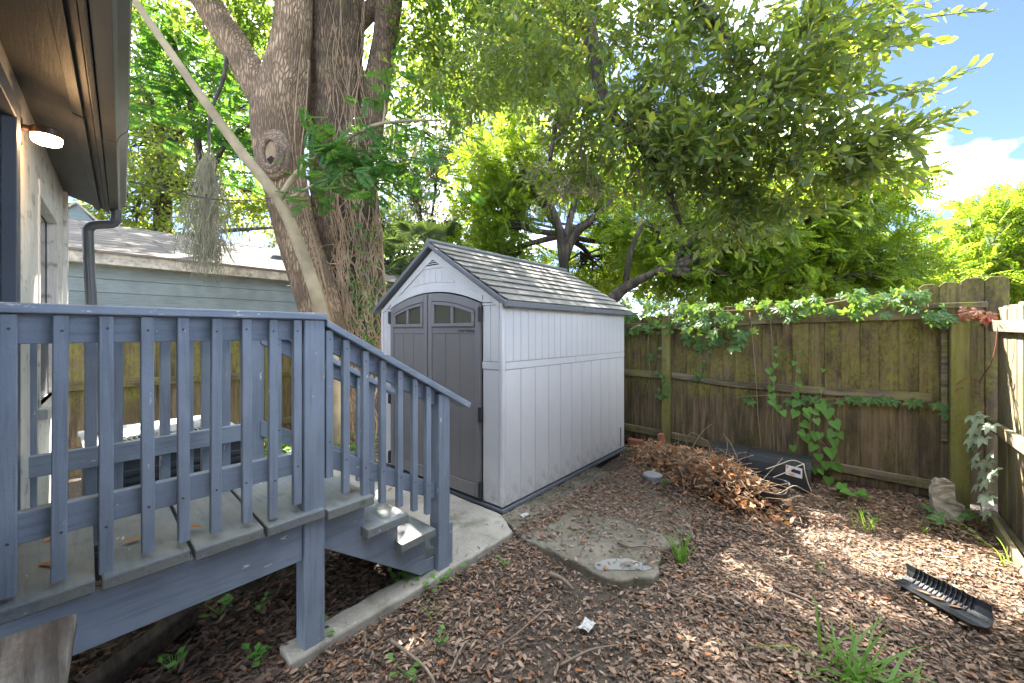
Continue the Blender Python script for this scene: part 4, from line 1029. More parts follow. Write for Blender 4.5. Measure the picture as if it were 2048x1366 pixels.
for xs_v in ([(660, 640), (622, 480), (596, 370), (580, 280), (565, 190), (556, 100)], [(668, 640), (632, 500), (604, 380), (590, 290), (592, 200), (604, 90)], [(676, 700), (640, 520), (612, 420), (600, 330), (612, 220), (617, 120)], [(690, 760), (662, 640), (640, 560), (618, 470), (604, 400)]):
    pts = [D(a, b, 5.6-.30+abs(a-np.interp(b, [100, 300, 480, 640, 760], [582, 557, 596, 650, 680]))/45*.14) for a, b in xs_v]
    MB().tube(catmull(pts, 6), .008, 5).build('stem', 'vine_stem', v2, 0, True)

# young tree with fern-like leaves and pale stem
sp = thing('sapling', 'young tree with pale slanting stem and green ferny leaves before the oaks', 'tree', D(678, 900, 5.0))
branch('stem', 'sapling', sp, [(680, 905, 5.0, 15), (670, 760, 4.95, 14), (640, 615, 4.85, 13), (602, 500, 4.75, 12), (558, 402, 4.65, 11), (480, 300, 4.5, 9.5), (390, 175, 4.3, 8), (310, 60, 4.15, 7), (262, -10, 4.05, 6.5), (180, -130, 3.9, 5)], 10, 8, .04)
branch('branch', 'sapling', sp, [(558, 402, 4.65, 6.5), (590, 352, 4.6, 6), (650, 300, 4.55, 5), (740, 254, 4.5, 4), (800, 243, 4.45, 3), (880, 240, 4.4, 2)], 8, 6, .04)
branch('branch', 'sapling', sp, [(560, 410, 4.65, 4), (595, 388, 4.6, 3), (650, 360, 4.5, 2), (720, 350, 4.45, 1.5)], 6, 6, .04)
branch('branch', 'sapling', sp, [(765, 250, 4.5, 2.5), (770, 215, 4.5, 2), (766, 170, 4.5, 1.5)], 6, 6, .04)
def fronds(parent, centres, n, seed, size=.33, spread=None, mat='leaf_fern', name='crown', tm=None, flat=.5):
    r = np.random.default_rng(seed); pos, d, nr_ = [], [], []
    for (px, py, dep, sx, sy, k) in centres:
        for _ in range(k):
            p = np.array(D(px+r.normal(0, sx), py+r.normal(0, sy), dep+r.normal(0, .22))); pos.append(p)
            d.append((r.normal(0, 1), r.normal(0, 1), r.normal(-.3, .35))); nr_.append((r.normal(0, flat)-.5*FW[0], r.normal(0, flat)-.5*FW[1], 1))
    V, F_ = place(tm or T_frond(), np.array(pos), np.array(d), np.array(nr_), size*r.uniform(.6, 1.15, len(pos)))
    return np_mesh(name, V, [F_], mat, parent)
fronds(sp, [(705, 325, 4.5, 62, 32, 120), (655, 300, 4.5, 24, 32, 44), (780, 310, 4.5, 55, 30, 60), (700, 385, 4.5, 60, 18, 30), (850, 250, 4.5, 60, 35, 36), (800, 190, 4.5, 45, 45, 26), (880, 340, 4.6, 50, 40, 24), (560, 390, 4.5, 8, 10, 3)], 0, 51, .23)
ft = thing('shade_tree', 'ferny green tree behind the slanting pale stem at upper left', 'tree', D(430, 700, 7.4))
branch('trunk', 'bark_far', ft, [(440, 760, 7.4, 14), (430, 560, 7.4, 11), (410, 380, 7.3, 8), (380, 200, 7.2, 6), (340, 60, 7.1, 4)], 8)
branch('limb', 'bark_far', ft, [(410, 380, 7.3, 6), (450, 290, 7.2, 4), (500, 250, 7.1, 2)], 6)
fronds(ft, [(350, 100, 7.1, 65, 50, 120), (450, 250, 7.2, 45, 45, 110), (340, 200, 7.2, 55, 35, 60), (300, 20, 7.0, 45, 45, 60), (480, 320, 7.3, 30, 30, 40), (400, 170, 7.2, 55, 40, 70), (490, 60, 7.2, 35, 50, 30), (560, 30, 7.3, 20, 40, 10)], 0, 53, .40)

# spanish moss
r = np.random.default_rng(61); ms = MB()
def strand(p, L, sway):
    pts = [p]; d = Vector((r.normal(0, .25), r.normal(0, .25), -1)); m_ = 6
    for j in range(m_):
        d = Vector((d.x*.7+r.normal(0, .22), d.y*.7+r.normal(0, .22), -1)); pts.append(pts[-1]+d.normalized()*L/m_)
    ms.tube(pts, list(np.linspace(.0042, .002, m_+1)), 3, cap=False)
for k in range(620):
    t = r.random(); py = 300+t*190; wx = 9+34*min(1, t*1.6)
    strand(D(415+r.normal(0, wx*.55)+(-18*t if r.random() < .5 else 8*t), py, 5.0+r.normal(0, .1)), r.uniform(.25, .62)*(1 if t < .8 else .7), 0)
for k in range(130): strand(D(r.choice([408, 418, 432, 440, 395])+r.normal(0, 6), 470+r.uniform(0, 40), 5.0+r.normal(0, .06)), r.uniform(.2, .42), 0)
tag(ms.build('spanish_moss', 'moss_hang'), 'grey hanging clump of moss before the neighbouring roof', 'moss')
branch('limb', 'bark_far', ta_, [(458, 75, 5.6, 4), (446, 160, 5.3, 3.2), (420, 230, 5.1, 2.6), (418, 310, 5.0, 2), (412, 400, 5.0, 1.5)], 6)

# background trees
def bg_tree(name, label, base, trunk_pts, blobs, mat, tm, leaf, seed, cat='tree', wid=1., tw=.4, lpt=7, root=None, group=None, droop=.25, limbs=(), sig=.2, twr=.006, updir=.6, bias=.45, limb_r=.05):
    t = thing(name, label, cat, base, group)
    if trunk_pts: branch('trunk', 'bark_far', t, trunk_pts, 10, 6, .2)
    for l in limbs: branch('limb', 'bark_far', t, l, 8, 6, .25)
    crown(t, blobs, mat, tm, leaf, tw, lpt, seed, droop=droop, root=root, wid=wid, sig=sig, twr=twr, updir=updir, bias=bias, limb_r=limb_r)
    return t
FR7 = T_frond(6, .11, .36)
bg_tree('shade_tree', 'yellow green tree with dark forked trunk right behind the shed', D(1130, 700, 8.6),
        [(1135, 800, 8.6, 15), (1132, 600, 8.6, 11), (1124, 500, 8.5, 9), (1110, 430, 8.5, 7), (1082, 385, 8.5, 5), (1040, 330, 8.5, 5)],
        [B(1000, 440, 9.2, 1.0, .8, .7, 24, 7), B(1100, 320, 9.4, 1.2, 1.0, .8, 32, 7), B(1240, 390, 9.6, 1.1, 1.0, .9, 28, 7), B(1010, 330, 9.3, 1.0, 1.0, .9, 26, 7), B(1190, 530, 10.4, 1.2, .8, .6, 24, 7), B(1290, 490, 10.2, 1.2, 1.0, .7, 26, 7), B(980, 530, 9.5, .9, .9, .5, 16, 7)],
        'leaf_bright', FR7, .29, 71, lpt=5, tw=.5, root=D(1125, 470, 8.5), droop=.2, twr=.007,
        limbs=([(1128, 520, 8.55, 10), (1150, 470, 8.5, 8), (1185, 440, 8.4, 6), (1240, 380, 8.4, 3)], [(1126, 500, 8.55, 8), (1145, 420, 8.6, 6), (1160, 340, 8.7, 4)], [(1130, 560, 8.55, 9), (1160, 580, 8.5, 7), (1185, 600, 8.4, 5)]))
bg_tree('shade_tree', 'spreading yellow green tree with a low curved limb behind the vine-topped fence', D(1180, 700, 7.2),
        [(1165, 780, 7.2, 18), (1190, 640, 7.2, 16), (1230, 592, 7.1, 12), (1275, 562, 7.0, 9), (1320, 540, 6.9, 6), (1400, 500, 6.9, 4), (1470, 440, 7, 4)],
        [B(1500, 480, 7.4, 1.3, 1.1, .7, 44, 7), B(1620, 430, 7.2, 1.0, 1.0, .6, 34, 7), B(1705, 410, 7.0, .6, .7, .3, 14, 7), B(1400, 560, 7.6, 1.1, 1.0, .45, 30, 7), B(1600, 560, 7.6, 1.4, 1.1, .5, 38, 7), B(1740, 520, 7.4, 1.0, .9, .55, 26, 7), B(1330, 440, 7.6, .8, .8, .6, 20, 7), B(1480, 380, 7.4, .9, .9, .5, 22, 7), B(1800, 560, 7.4, .7, .8, .35, 16, 7)],
        'leaf_bright', FR7, .25, 73, lpt=5, tw=.45, root=D(1330, 540, 6.9), droop=.15, twr=.006,
        limbs=([(1320, 542, 6.9, 8), (1380, 550, 6.9, 6), (1440, 545, 6.9, 5), (1500, 580, 7, 3)], [(1400, 500, 6.9, 6), (1560, 500, 7, 5), (1660, 560, 7, 4), (1700, 585, 7, 3)], [(1250, 575, 7.1, 6), (1262, 500, 7.1, 5), (1290, 440, 7.2, 3)]))
bg_tree('shade_tree', 'rounded yellow green tree at the far right beyond both fences', D(2000, 640, 9.5),
        [(2040, 720, 9.5, 18), (2030, 600, 9.5, 14), (2010, 540, 9.5, 9), (1980, 480, 9.5, 5)],
        [B(1990, 455, 9.3, .9, .9, .5, 34, 7), B(2075, 440, 9.5, 1.3, 1.2, .8, 46, 7), B(1935, 545, 9.3, .9, .9, .5, 32, 7), B(2020, 560, 9.3, 1.4, 1.2, .6, 38, 7), B(2150, 500, 9.5, 1.5, 1.2, 1.2, 30, 7)],
        'leaf_bright', FR7, .27, 75, lpt=5, tw=.45, root=D(2030, 600, 9.5), droop=.1)
bg_tree('shade_tree', 'olive green oak behind the neighbour house, left of the leaning trunk', D(330, 640, 13.5),
        [(330, 760, 13.5, 20), (325, 500, 13.5, 16), (330, 300, 13.3, 12), (345, 150, 13, 8)],
        [B(300, 280, 13, 1.6, 1.6, 1.4, 60, 8), B(400, 380, 13.3, 1.7, 1.5, 1.2, 60, 8), B(330, 120, 13, 1.8, 1.8, 1.4, 56, 8), B(480, 200, 14, 1.8, 1.8, 1.6, 56, 8), B(270, 430, 13, 1.1, 1.1, .7, 30, 8), B(500, 60, 14, 1.8, 1.8, 1.2, 44, 8), B(200, 200, 13, 1.8, 1.6, 1.6, 26, 8), B(570, 420, 14.5, 1.3, 1.2, .5, 26, 8)],
        'leaf_mid', T_quad(.26), .20, 77, lpt=6, tw=.6, root=D(330, 300, 13.3), twr=.01,
        limbs=([(330, 300, 13.3, 9), (300, 200, 12.5, 7), (280, 180, 12.2, 5)], [(325, 480, 13.4, 8), (380, 470, 13, 6), (470, 460, 12.8, 4), (560, 455, 12.6, 2)]))
bg_tree('shade_tree', 'grey green mossy oak between the vine-wrapped trunk and the shed roof', D(850, 660, 16),
        [(845, 740, 16, 14), (850, 560, 16, 11), (865, 440, 16, 8)],
        [B(830, 370, 16, 1.6, 1.5, 1.3, 50, 7), B(800, 470, 16, 1.4, 1.3, .7, 40, 7), B(880, 300, 16, 1.6, 1.5, 1.0, 36, 7), B(780, 250, 17, 1.6, 1.6, 1.2, 36, 7), B(600, 470, 17, 1.2, 1.2, .8, 24, 7), B(900, 440, 17, .9, 1.1, .7, 20, 7)],
        'leaf_grey', T_quad(.26), .20, 79, lpt=6, tw=.55, root=D(855, 500, 16), droop=.6, twr=.01)
bg_tree('shade_tree', 'dense green tree standing behind the thick trunk and palms', D(800, 640, 12),
        [(780, 740, 12, 14), (785, 560, 12, 10)],
        [B(770, 520, 11.5, .9, .9, .6, 36, 8), B(850, 560, 12, 1.2, 1.0, .7, 36, 8), B(760, 430, 12, .7, .7, .5, 18, 8), B(940, 500, 12.5, .9, .9, .5, 22, 8)],
        'leaf_canopy', T_quad(.26), .16, 81, lpt=6, tw=.45, root=D(790, 590, 12), twr=.008)
bg_tree('shade_tree', 'tall pale green tree closing the gap above the shed ridge', D(960, 640, 20),
        [(960, 700, 20, 12), (955, 520, 20, 9), (950, 350, 20, 6)],
        [B(960, 240, 20, 2.4, 2, 2, 60, 7), B(1080, 180, 20, 2.4, 2, 2, 50, 7), B(880, 120, 20, 2.4, 2, 2, 50, 7), B(1250, 300, 20, 2.6, 2, 2, 40, 7), B(1500, 330, 20, 2.4, 2, 1.4, 30, 7), B(1000, 540, 18, 2, 1.6, 1.0, 40, 7), B(1250, 580, 18, 2.6, 1.6, .8, 40, 7), B(1500, 600, 17, 2.6, 1.6, .7, 40, 7), B(1750, 590, 17, 2.6, 1.6, .7, 40, 7), B(2000, 590, 17, 2.6, 1.6, .9, 40, 7), B(640, 560, 18, 2, 1.6, 1.2, 30, 7)],
        'leaf_mid', T_quad(.28), .26, 83, lpt=5, tw=.7, root=D(955, 420, 20), twr=.012)

# fan palms behind the shed
def palm(label, px, py, dep, nf, seed, size):
    t = thing('fan_palm', label, 'palm', D(px, 700, dep), 'fan palms behind the shed')
    branch('trunk', 'bark_far', t, [(px, 800, dep, 13), (px+3, 640, dep, 12), (px, py, dep, 10)], 10, 4, .25)
    r = np.random.default_rng(seed); c = D(px, py, dep)
    for k in range(nf):
        az = 2*math.pi*k/nf+r.uniform(-.2, .2); el = r.uniform(-.75, 1.0); L = size*r.uniform(.55, .75)
        d = Vector((math.cos(az)*math.cos(el), math.sin(az)*math.cos(el), math.sin(el))); e = c+d*L
        mb = MB(); mb.tube([c, c+d*L*.6+Vector((0, 0, .03)), e], [.012, .009, .006], 4)
        s_ = d.cross(Vector((0, 0, 1))).normalized(); u_ = s_.cross(d)
        for j in range(22):
            a = (j/21-.5)*math.radians(230); v = (d*math.cos(a)+s_*math.sin(a)); l = size*.62*(.75+.25*math.cos(a))*r.uniform(.9, 1.05)
            w_ = v.cross(u_).normalized()*.022*size
            m1 = e+v*l*.5+u_*.03*size; tp = e+v*l+Vector((0, 0, -.22*l))
            mb.add([e, m1-w_, tp, m1+w_], [(0, 1, 2), (0, 2, 3)])
        mb.build('frond', 'leaf_palm', t)
palm('fan palm peeking over the left slope of the shed roof', 862, 500, 9.2, 17, 5, .85)
palm('lower fan palm left of the shed gable beside the vines', 800, 560, 8.8, 14, 6, .8)

# ------------------------------------------------------------------ creepers on the fences
def leaf5():
    V, F = [], []
    for a, l in ((0, 1.), (.75, .88), (-.75, .88), (1.65, .62), (-1.65, .62)):
        b = len(V); c, s = math.cos(a), math.sin(a)
        for x, y, z in ((0.04, 0, 0), (.52, .25, .05), (1.0, 0, -.08), (.52, -.25, .05), (.5, 0, 0)):
            x *= l; y *= l; V.append((x*c-y*s, x*s+y*c, z))
        F += [(b, b+4, b+1), (b+4, b+2, b+1), (b, b+3, b+4), (b+4, b+3, b+2)]
    return V, F
def heart():
    o = [(0, 0), (-.16, .22), (-.1, .46), (.12, .52), (.42, .40), (.72, .2), (1, 0)]
    V = [(x, y, .10*abs(y)) for x, y in o]+[(x, -y, .10*abs(y)) for x, y in o[1:-1]]+[(.4, 0, -.02)]
    n = len(V); ring = [0, 1, 2, 3, 4, 5, 6, 11, 10, 9, 8, 7]
    return V, [(ring[i], n-1, ring[(i+1) % 12]) for i in range(12)]
def mesh_of(name, vf, mat):
    me = bpy.data.meshes.new(name); me.from_pydata(*[vf[0], [], vf[1]]); me.materials.append(M[mat]); me.update(); return me
ME5 = mesh_of('creeper_leaf', leaf5(), 'leaf_creeper'); MEH = mesh_of('heart_leaf', heart(), 'leaf_heart'); MEP = mesh_of('sun_tint_leaf', leaf5(), 'leaf_sun_tint'); MER = mesh_of('red_leaf', leaf5(), 'leaf_red')
def put_leaf(me, parent, p, d, nrm, size):
    d = Vector(d).normalized(); s_ = Vector(nrm).cross(d).normalized(); u_ = d.cross(s_)
    o = bpy.data.objects.new('leaf', me); col.objects.link(o)
    o.parent = parent
    m = Matrix(((d.x, s_.x, u_.x, 0), (d.y, s_.y, u_.y, 0), (d.z, s_.z, u_.z, 0), (0, 0, 0, 1)))
    o.matrix_basis = Matrix.Translation(Vector(p)) @ m @ Matrix.Scale(size, 4)
    o.matrix_parent_inverse = Matrix.Translation(-parent.location); return o
r = np.random.default_rng(91)
cr_ = thing('creeper_vine', 'five-leaved creeper draped along the top of the mossy back fence', 'vine', YP(1335, 880, 4.95))
def yf(o=.0): return YB-.06-o
def stems(parent, mat, paths, rad, plane=None):
    for pth in paths:
        P_ = catmull([YP(a, b, yf(.0 if len(q) == 0 else q[0])) for a, b, *q in pth], 6)
        MB().tube(P_, list(np.linspace(rad, rad*.5, len(P_))), 5, wob=.2).build('stem', mat, parent, 0, True)
stems(cr_, 'vine_stem', [[(1250, 640), (1330, 618), (1420, 622), (1520, 618), (1620, 612), (1720, 596), (1800, 590), (1900, 632), (1970, 640)], [(1330, 618), (1322, 680), (1328, 740), (1326, 795)], [(1500, 625), (1505, 680), (1512, 760), (1516, 830), (1523, 900)], [(1540, 630), (1545, 700), (1548, 790), (1545, 840), (1550, 905)], [(1300, 640), (1296, 700), (1300, 745), (1290, 790)]], .006)
stems(cr_, 'vine_red', [[(1540, 600, .03), (1570, 640, .04), (1590, 680, .03), (1620, 720, .02), (1650, 735, .02)]], .004)
def face(): return (r.normal(0, .35), -1+r.normal(0, .2), .45+r.normal(0, .35))
cnt = 0
for (x0, x1, y0, y1, k, sz, o1) in ((1245, 1345, 605, 665, 52, .105, .14), (1345, 1480, 604, 655, 54, .11, .14), (1480, 1600, 602, 640, 30, .10, .1), (1600, 1720, 590, 632, 20, .10, .08), (1700, 1840, 575, 628, 36, .105, .1), (1370, 1510, 650, 700, 20, .14, .1), (1840, 1900, 575, 630, 8, .11, .05)):
    for _ in range(k):
        p = YP(r.uniform(x0, x1), r.uniform(y0, y1), yf(r.uniform(.01, o1)))
        put_leaf(ME5, cr_, p, (r.normal(0, .6), r.normal(-.2, .3), -.5+r.normal(0, .5)), face(), sz*r.uniform(.6, 1.05))
for _ in range(26):                                                    # hanging strand by the post
    py = r.uniform(640, 800); put_leaf(ME5, cr_, YP(1326+r.normal(0, 7 if py > 700 else 16), py, yf(.09)), (r.normal(0, .6), -.2, -.6), face(), .05*r.uniform(.7, 1.2))
c2 = thing('creeper_vine', 'dark creeper strand along the middle rail of the back fence', 'vine', YP(1700, 985, 5.0))
stems(c2, 'vine_stem', [[(1470, 795), (1560, 790), (1640, 798), (1720, 796), (1800, 800), (1850, 805), (1900, 815)]], .004)
for a, b in [(1490, 795), (1500, 800), (1580, 800), (1612, 792), (1640, 800), (1655, 806), (1680, 800), (1700, 793), (1715, 797), (1735, 795), (1752, 797), (1775, 796), (1790, 800), (1820, 802), (1835, 800), (1870, 806), (1888, 812), (1900, 825), (1602, 800), (1626, 795)]:
    put_leaf(ME5, c2, YP(a, b, yf(.03)), (r.normal(0, .4), -.25, -.9), (r.normal(0, .3), -1, .5), .085*r.uniform(.8, 1.15))
for a, b in [(1410, 720), (1418, 700), (1405, 728), (1425, 690), (1398, 745), (1393, 752), (1300, 715), (1303, 708), (1310, 742), (1296, 710), (1400, 750), (1392, 756), (1405, 757)]:
    put_leaf(ME5, cr_, YP(a, b, yf(.0)), (r.normal(0, .5), -.2, -.8), (r.normal(0, .3), -1, .4), .055*r.uniform(.8, 1.2))
h = thing('heart_leaf_vine', 'bright green vine with heart-shaped leaves hanging on the back fence', 'vine', YP(1640, 985, 4.95))
stems(h, 'vine_stem', [[(1551, 690, .02), (1552, 720, .02), (1540, 760, .02), (1541, 800, .02), (1552, 815, .02)], [(1595, 700, .02), (1592, 760, .02), (1590, 800, .03), (1600, 850, .03), (1590, 900, .03)], [(1645, 780, .02), (1640, 800, .03), (1620, 860, .03), (1650, 890, .03), (1662, 920, .03), (1658, 950, .04)], [(1665, 820, .03), (1678, 860, .03), (1672, 900, .03), (1663, 920, .03)], [(1620, 860, .03), (1625, 890, .03), (1630, 935, .04)]], .0035)
for a, b, s_ in [(1551, 694, 9), (1553, 708, 9), (1551, 727, 12), (1537, 738, 14), (1545, 754, 13), (1543, 773, 15), (1543, 789, 16), (1543, 801, 16), (1556, 811, 14), (1565, 822, 14), (1590, 723, 11), (1602, 702, 9), (1596, 740, 9), (1596, 764, 14), (1590, 785, 16), (1594, 803, 16), (1592, 822, 18), (1614, 817, 18), (1627, 820, 14), (1640, 808, 20), (1655, 818, 22), (1613, 826, 14), (1632, 838, 14), (1605, 845, 17), (1668, 842, 20), (1600, 862, 14), (1610, 870, 18), (1632, 866, 18), (1640, 866, 14), (1667, 863, 18), (1678, 866, 14), (1668, 879, 18), (1586, 892, 14), (1628, 889, 18), (1637, 909, 16), (1660, 897, 22), (1651, 925, 16), (1668, 927, 20), (1630, 935, 15), (1640, 938, 13), (1657, 955, 18), (1643, 780, 7), (1647, 799, 9), (1647, 738, 8)]:
    p = YP(a, b, yf(.05+r.uniform(0, .03))); d = (r.normal(.15, .35), -.15, -1)
    put_leaf(MEH, h, p, d, (r.normal(0, .3), -1, .35+r.normal(0, .15)), s_/FPX*4.0*.98)
gl = thing('heart_leaf_vine', 'green leaves trailing on the ground below the heart-leaf vine', 'vine', G(1690, 980))
for a, b, s_ in [(1680, 970, 20), (1690, 976, 22), (1702, 985, 22), (1715, 985, 18), (1728, 990, 16), (1738, 992, 13)]:
    put_leaf(MEH, gl, G(a, b, .07), (r.normal(0, .8), -.6, .1), (r.normal(0, .2), -.4, 1), s_/FPX*3.9*1.1)
pg = [G(1665, 965, .02), G(1690, 980, .05), G(1715, 990, .04), G(1740, 995, .02)]
MB().tube(catmull(pg, 4), .004, 5).build('stem', 'vine_stem', gl)
# corner creeper: reddened on top, leaves in a sunlit tint hanging by the right fence
c3 = thing('creeper_vine', 'reddening creeper over the fence corner post', 'vine', YP(1925, 1010, 4.9))
stems(c3, 'vine_red', [[(1820, 600, .02), (1880, 630, .06), (1930, 628, .1), (1985, 632, .1)]], .004)
for k in range(26):
    a = r.uniform(1850, 1985); b = np.interp(a, [1850, 1920, 1985], [632, 632, 636])+r.normal(0, 9)
    put_leaf(MER if a > 1905 and r.random() < .5 else ME5, c3, YP(a, b, yf(r.uniform(.06, .14))), (r.normal(.3, .6), -.3, -.6+r.normal(0, .3)), face(), .075*r.uniform(.7, 1.1))
c4 = thing('creeper_vine', 'creeper with glossy leaves, coloured as if sunlit, climbing in the fence corner', 'vine', G(1960, 1030))
def CP(a, b): return XP(a, b, XR-.03-.0)
for pth in ([(1972, 1100), (1962, 1000), (1975, 930), (1965, 870), (1975, 835), (1958, 790), (1962, 760), (1985, 720), (1995, 660), (1985, 640)], [(1958, 790), (1925, 775), (1912, 782)], [(1960, 765), (1935, 755), (1915, 768)]):
    MB().tube(catmull([CP(max(a, 1962), b) if a > 1950 else YP(a, b, yf(.1)) for a, b in pth], 6), .0035, 5).build('stem', 'vine_red', c4, 0, True)
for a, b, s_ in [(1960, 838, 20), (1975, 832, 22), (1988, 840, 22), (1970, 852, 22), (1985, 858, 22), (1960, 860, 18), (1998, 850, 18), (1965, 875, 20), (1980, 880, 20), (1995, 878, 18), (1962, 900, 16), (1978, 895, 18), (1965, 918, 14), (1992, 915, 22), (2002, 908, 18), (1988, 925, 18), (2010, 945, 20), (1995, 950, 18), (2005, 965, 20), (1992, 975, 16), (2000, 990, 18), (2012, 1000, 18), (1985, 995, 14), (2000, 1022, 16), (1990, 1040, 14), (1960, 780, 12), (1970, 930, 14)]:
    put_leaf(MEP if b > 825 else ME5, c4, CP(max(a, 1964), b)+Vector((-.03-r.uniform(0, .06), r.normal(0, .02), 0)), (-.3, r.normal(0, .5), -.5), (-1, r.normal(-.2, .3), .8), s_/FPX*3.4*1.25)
c5 = thing('creeper_vine', 'low creeper leaves at the foot of the corner post', 'vine', G(1930, 1035))
MB().tube(catmull([G(1915, 1015, .02), G(1930, 1020, .08), G(1950, 1025, .05)], 4), .003, 5).build('stem', 'vine_stem', c5)
for a, b, s_ in [(1925, 1015, 18), (1938, 1022, 20), (1950, 1018, 16), (1915, 1022, 14), (1860, 1005, 14), (1872, 1018, 16), (1885, 1030, 16), (1855, 1020, 12)]:
    put_leaf(ME5, c5, G(a, b+12, .08), (r.normal(0, 1), -.5, .2), (r.normal(0, .3), -.5, 1), s_/FPX*3.4*1.15)

# ------------------------------------------------------------------ black plastic things, bricks, stones
bx0, bx1 = -1.14, -.285
prof = [(4.98, .235), (4.86, .275), (4.74, .272), (4.68, .25), (4.645, .2), (4.625, .12), (4.605, .0)]
bin_ = thing('plastic_bin', 'black plastic half barrel lying along the fence with a white label', 'bin', (-.75, 4.75, 0))
th = .012
def shell(x0, x1, grow=0.):
    o = [(y-grow*.6, z+grow*.5) for y, z in prof]; i_ = [(y+th, z-th) for y, z in reversed(prof)]
    return MB().hexa([(x0, y, z) for y, z in o+i_], [(x1, y, z) for y, z in o+i_])
shell(bx0, -.80).build('shell', 'black_plastic', bin_, .003); shell(-.795, bx1).build('shell', 'black_plastic', bin_, .003)
shell(bx1-.03, bx1+.006, .008).build('rim', 'black_plastic', bin_, .003); shell(-.83, -.805, .008).build('rib', 'black_plastic', bin_, .003)
def on_front(u, v, off):                                             # label frame on the front face
    y = np.interp(v, [0., .12, .22], [4.605, 4.625, 4.645])-off; return (u, y, v)
la, lb, l0, l1 = -.475, -.345, .125, .215
MB().add([on_front(la, l0, .004), on_front(lb, l0-.012, .004), on_front(lb, l1-.012, .004), on_front(la, l1, .004)], [(0, 1, 2, 3)]).build('sticker', 'label', bin_)
MB().add([on_front(la+.045, l0+.033, .006), on_front(lb-.012, l0+.022, .006), on_front(lb-.012, l1-.036, .006), on_front(la+.045, l1-.025, .006)], [(0, 1, 2, 3)]).build('label_picture', 'label_dark', bin_)
MB().add([on_front(la+.03, l0+.006, .006), on_front(la+.075, l0+.002, .006), on_front(la+.07, l0+.014, .006), on_front(la+.028, l0+.022, .006)], [(0, 1, 2, 3)]).build('label_picture', 'label_orange', bin_)
MB().add([on_front(la+.006, l1-.03, .006), on_front(la+.022, l1-.031, .006), on_front(la+.022, l1-.008, .006), on_front(la+.006, l1-.006, .006)], [(0, 1, 2, 3)]).build('label_picture', 'label_orange', bin_)
cd = thing('cord', 'pale cord looped over the end of the black plastic barrel', 'cord', (-.36, 4.6, 0))
q0 = (bx1-.05, 4.66, .245)
MB().tube(catmull([q0, (-.42, 4.63, .27), (-.52, 4.58, .22), (-.62, 4.52, .17)], 6), .0045, 6).build('strand', 'cord', cd, 0, True)
MB().tube(catmull([q0, (-.39, 4.60, .22), (-.47, 4.56, .16), (-.56, 4.5, .11)], 6), .0045, 6).build('strand', 'cord', cd, 0, True)
MB().tube(catmull([q0, (-.325, 4.61, .2), (-.30, 4.59, .1), (-.27, 4.585, .02)], 6), .0045, 6).build('strand', 'cord', cd, 0, True)
tub = thing('plastic_tub', 'small black plastic tub full of dead leaves beside the brush pile', 'tub', (-.68, 4.05, 0))
def rrect(x0, x1, y0, y1, rad, n=6):
    P_ = []
    for cx_, cy_, a0 in ((x1-rad, y1-rad, 0), (x0+rad, y1-rad, 90), (x0+rad, y0+rad, 180), (x1-rad, y0+rad, 270)):
        for k in range(n+1): a = math.radians(a0+90*k/n); P_.append((cx_+rad*math.cos(a), cy_+rad*math.sin(a)))
    return P_
def ringwall(rings, name, mat, parent):
    mb = MB(); n = len(rings[0][0])
    for P_, z in rings: mb.v += [(x, y, z) for x, y in P_]
    for i in range(len(rings)-1):
        for k in range(n): mb.f.append((i*n+k, i*n+(k+1) % n, (i+1)*n+(k+1) % n, (i+1)*n+k))
    mb.f.append(tuple(reversed(range(n)))); mb.f.append(tuple((len(rings)-1)*n+k for k in range(n)))
    return mb.build(name, mat, parent, 0, False)
T0 = (-.98, -.40, 3.86, 4.28)
R1 = lambda e: rrect(T0[0]-e, T0[1]+e, T0[2]-e, T0[3]+e, .09)
ringwall([(R1(-.02), -.02), (R1(-.005), .12), (R1(.0), .125), (R1(.004), .168), (R1(-.008), .168), (R1(-.02), .05)], 'body', 'black_plastic', tub)
MB().tube([(x, y, .17) for x, y in R1(.0)], .007, 6, closed=True).build('rim', 'grey_plastic', tub, 0, True)
# curved tray with ribs
tr = thing('plastic_tray', 'black curved plastic tray with ribbed inner side on the leaf litter', 'tray', G(1870, 1190))
A_, B_ = G(1772, 1158, .012), G(1925, 1243, .012)
C_ = G(1832, 1141, .082)-Vector((0, 0, .07))
ex = (B_-A_); Lx = ex.length; ex.normalize(); ey = (C_-A_); ey -= ex*ey.dot(ex); Ly = ey.length; ey.normalize()
pr = [(0, .004), (.35, 0), (.66, .006), (.82, .022), (.94, .05), (1.0, .08)]
def tp_(u, k, off=0.): v, z = k; return A_+ex*u+ey*(v*Ly)+Vector((0, 0, z+off))
us = [(0.0, 0), (.0, 0)]
mb = MB(); outer = [(v, z) for v, z in pr]; th = .005
nU = 14
for i in range(nU+1):
    u = Lx*i/nU
    for v, z in outer:
        uu = u
        if i == 0: uu = .10*math.sin(math.pi*min(1, v))*.9               # concave left end
        if i == nU: uu = u+.07*v*(1-v)*2+.03
        mb.v.append(tuple(tp_(uu, (v, z), th)))
    for v, z in outer:
        uu = u
        if i == 0: uu = .10*math.sin(math.pi*min(1, v))*.9
        if i == nU: uu = u+.07*v*(1-v)*2+.03
        mb.v.append(tuple(tp_(uu, (v+(.02 if z > .02 else 0), z), 0)))
m_ = len(outer)
for i in range(nU):
    for k in range(m_-1):
        a = i*2*m_+k; mb.f.append((a, a+1, a+2*m_+1, a+2*m_)); a += m_; mb.f.append((a, a+2*m_, a+2*m_+1, a+1))
    for k in (0, m_-1):
        a = i*2*m_+k; mb.f.append((a, a+2*m_, a+3*m_, a+m_))
for i in (0, nU):
    b = i*2*m_
    for k in range(m_-1): mb.f.append((b+k, b+m_+k, b+m_+k+1, b+k+1))
mb.build('shell', 'black_plastic', tr)
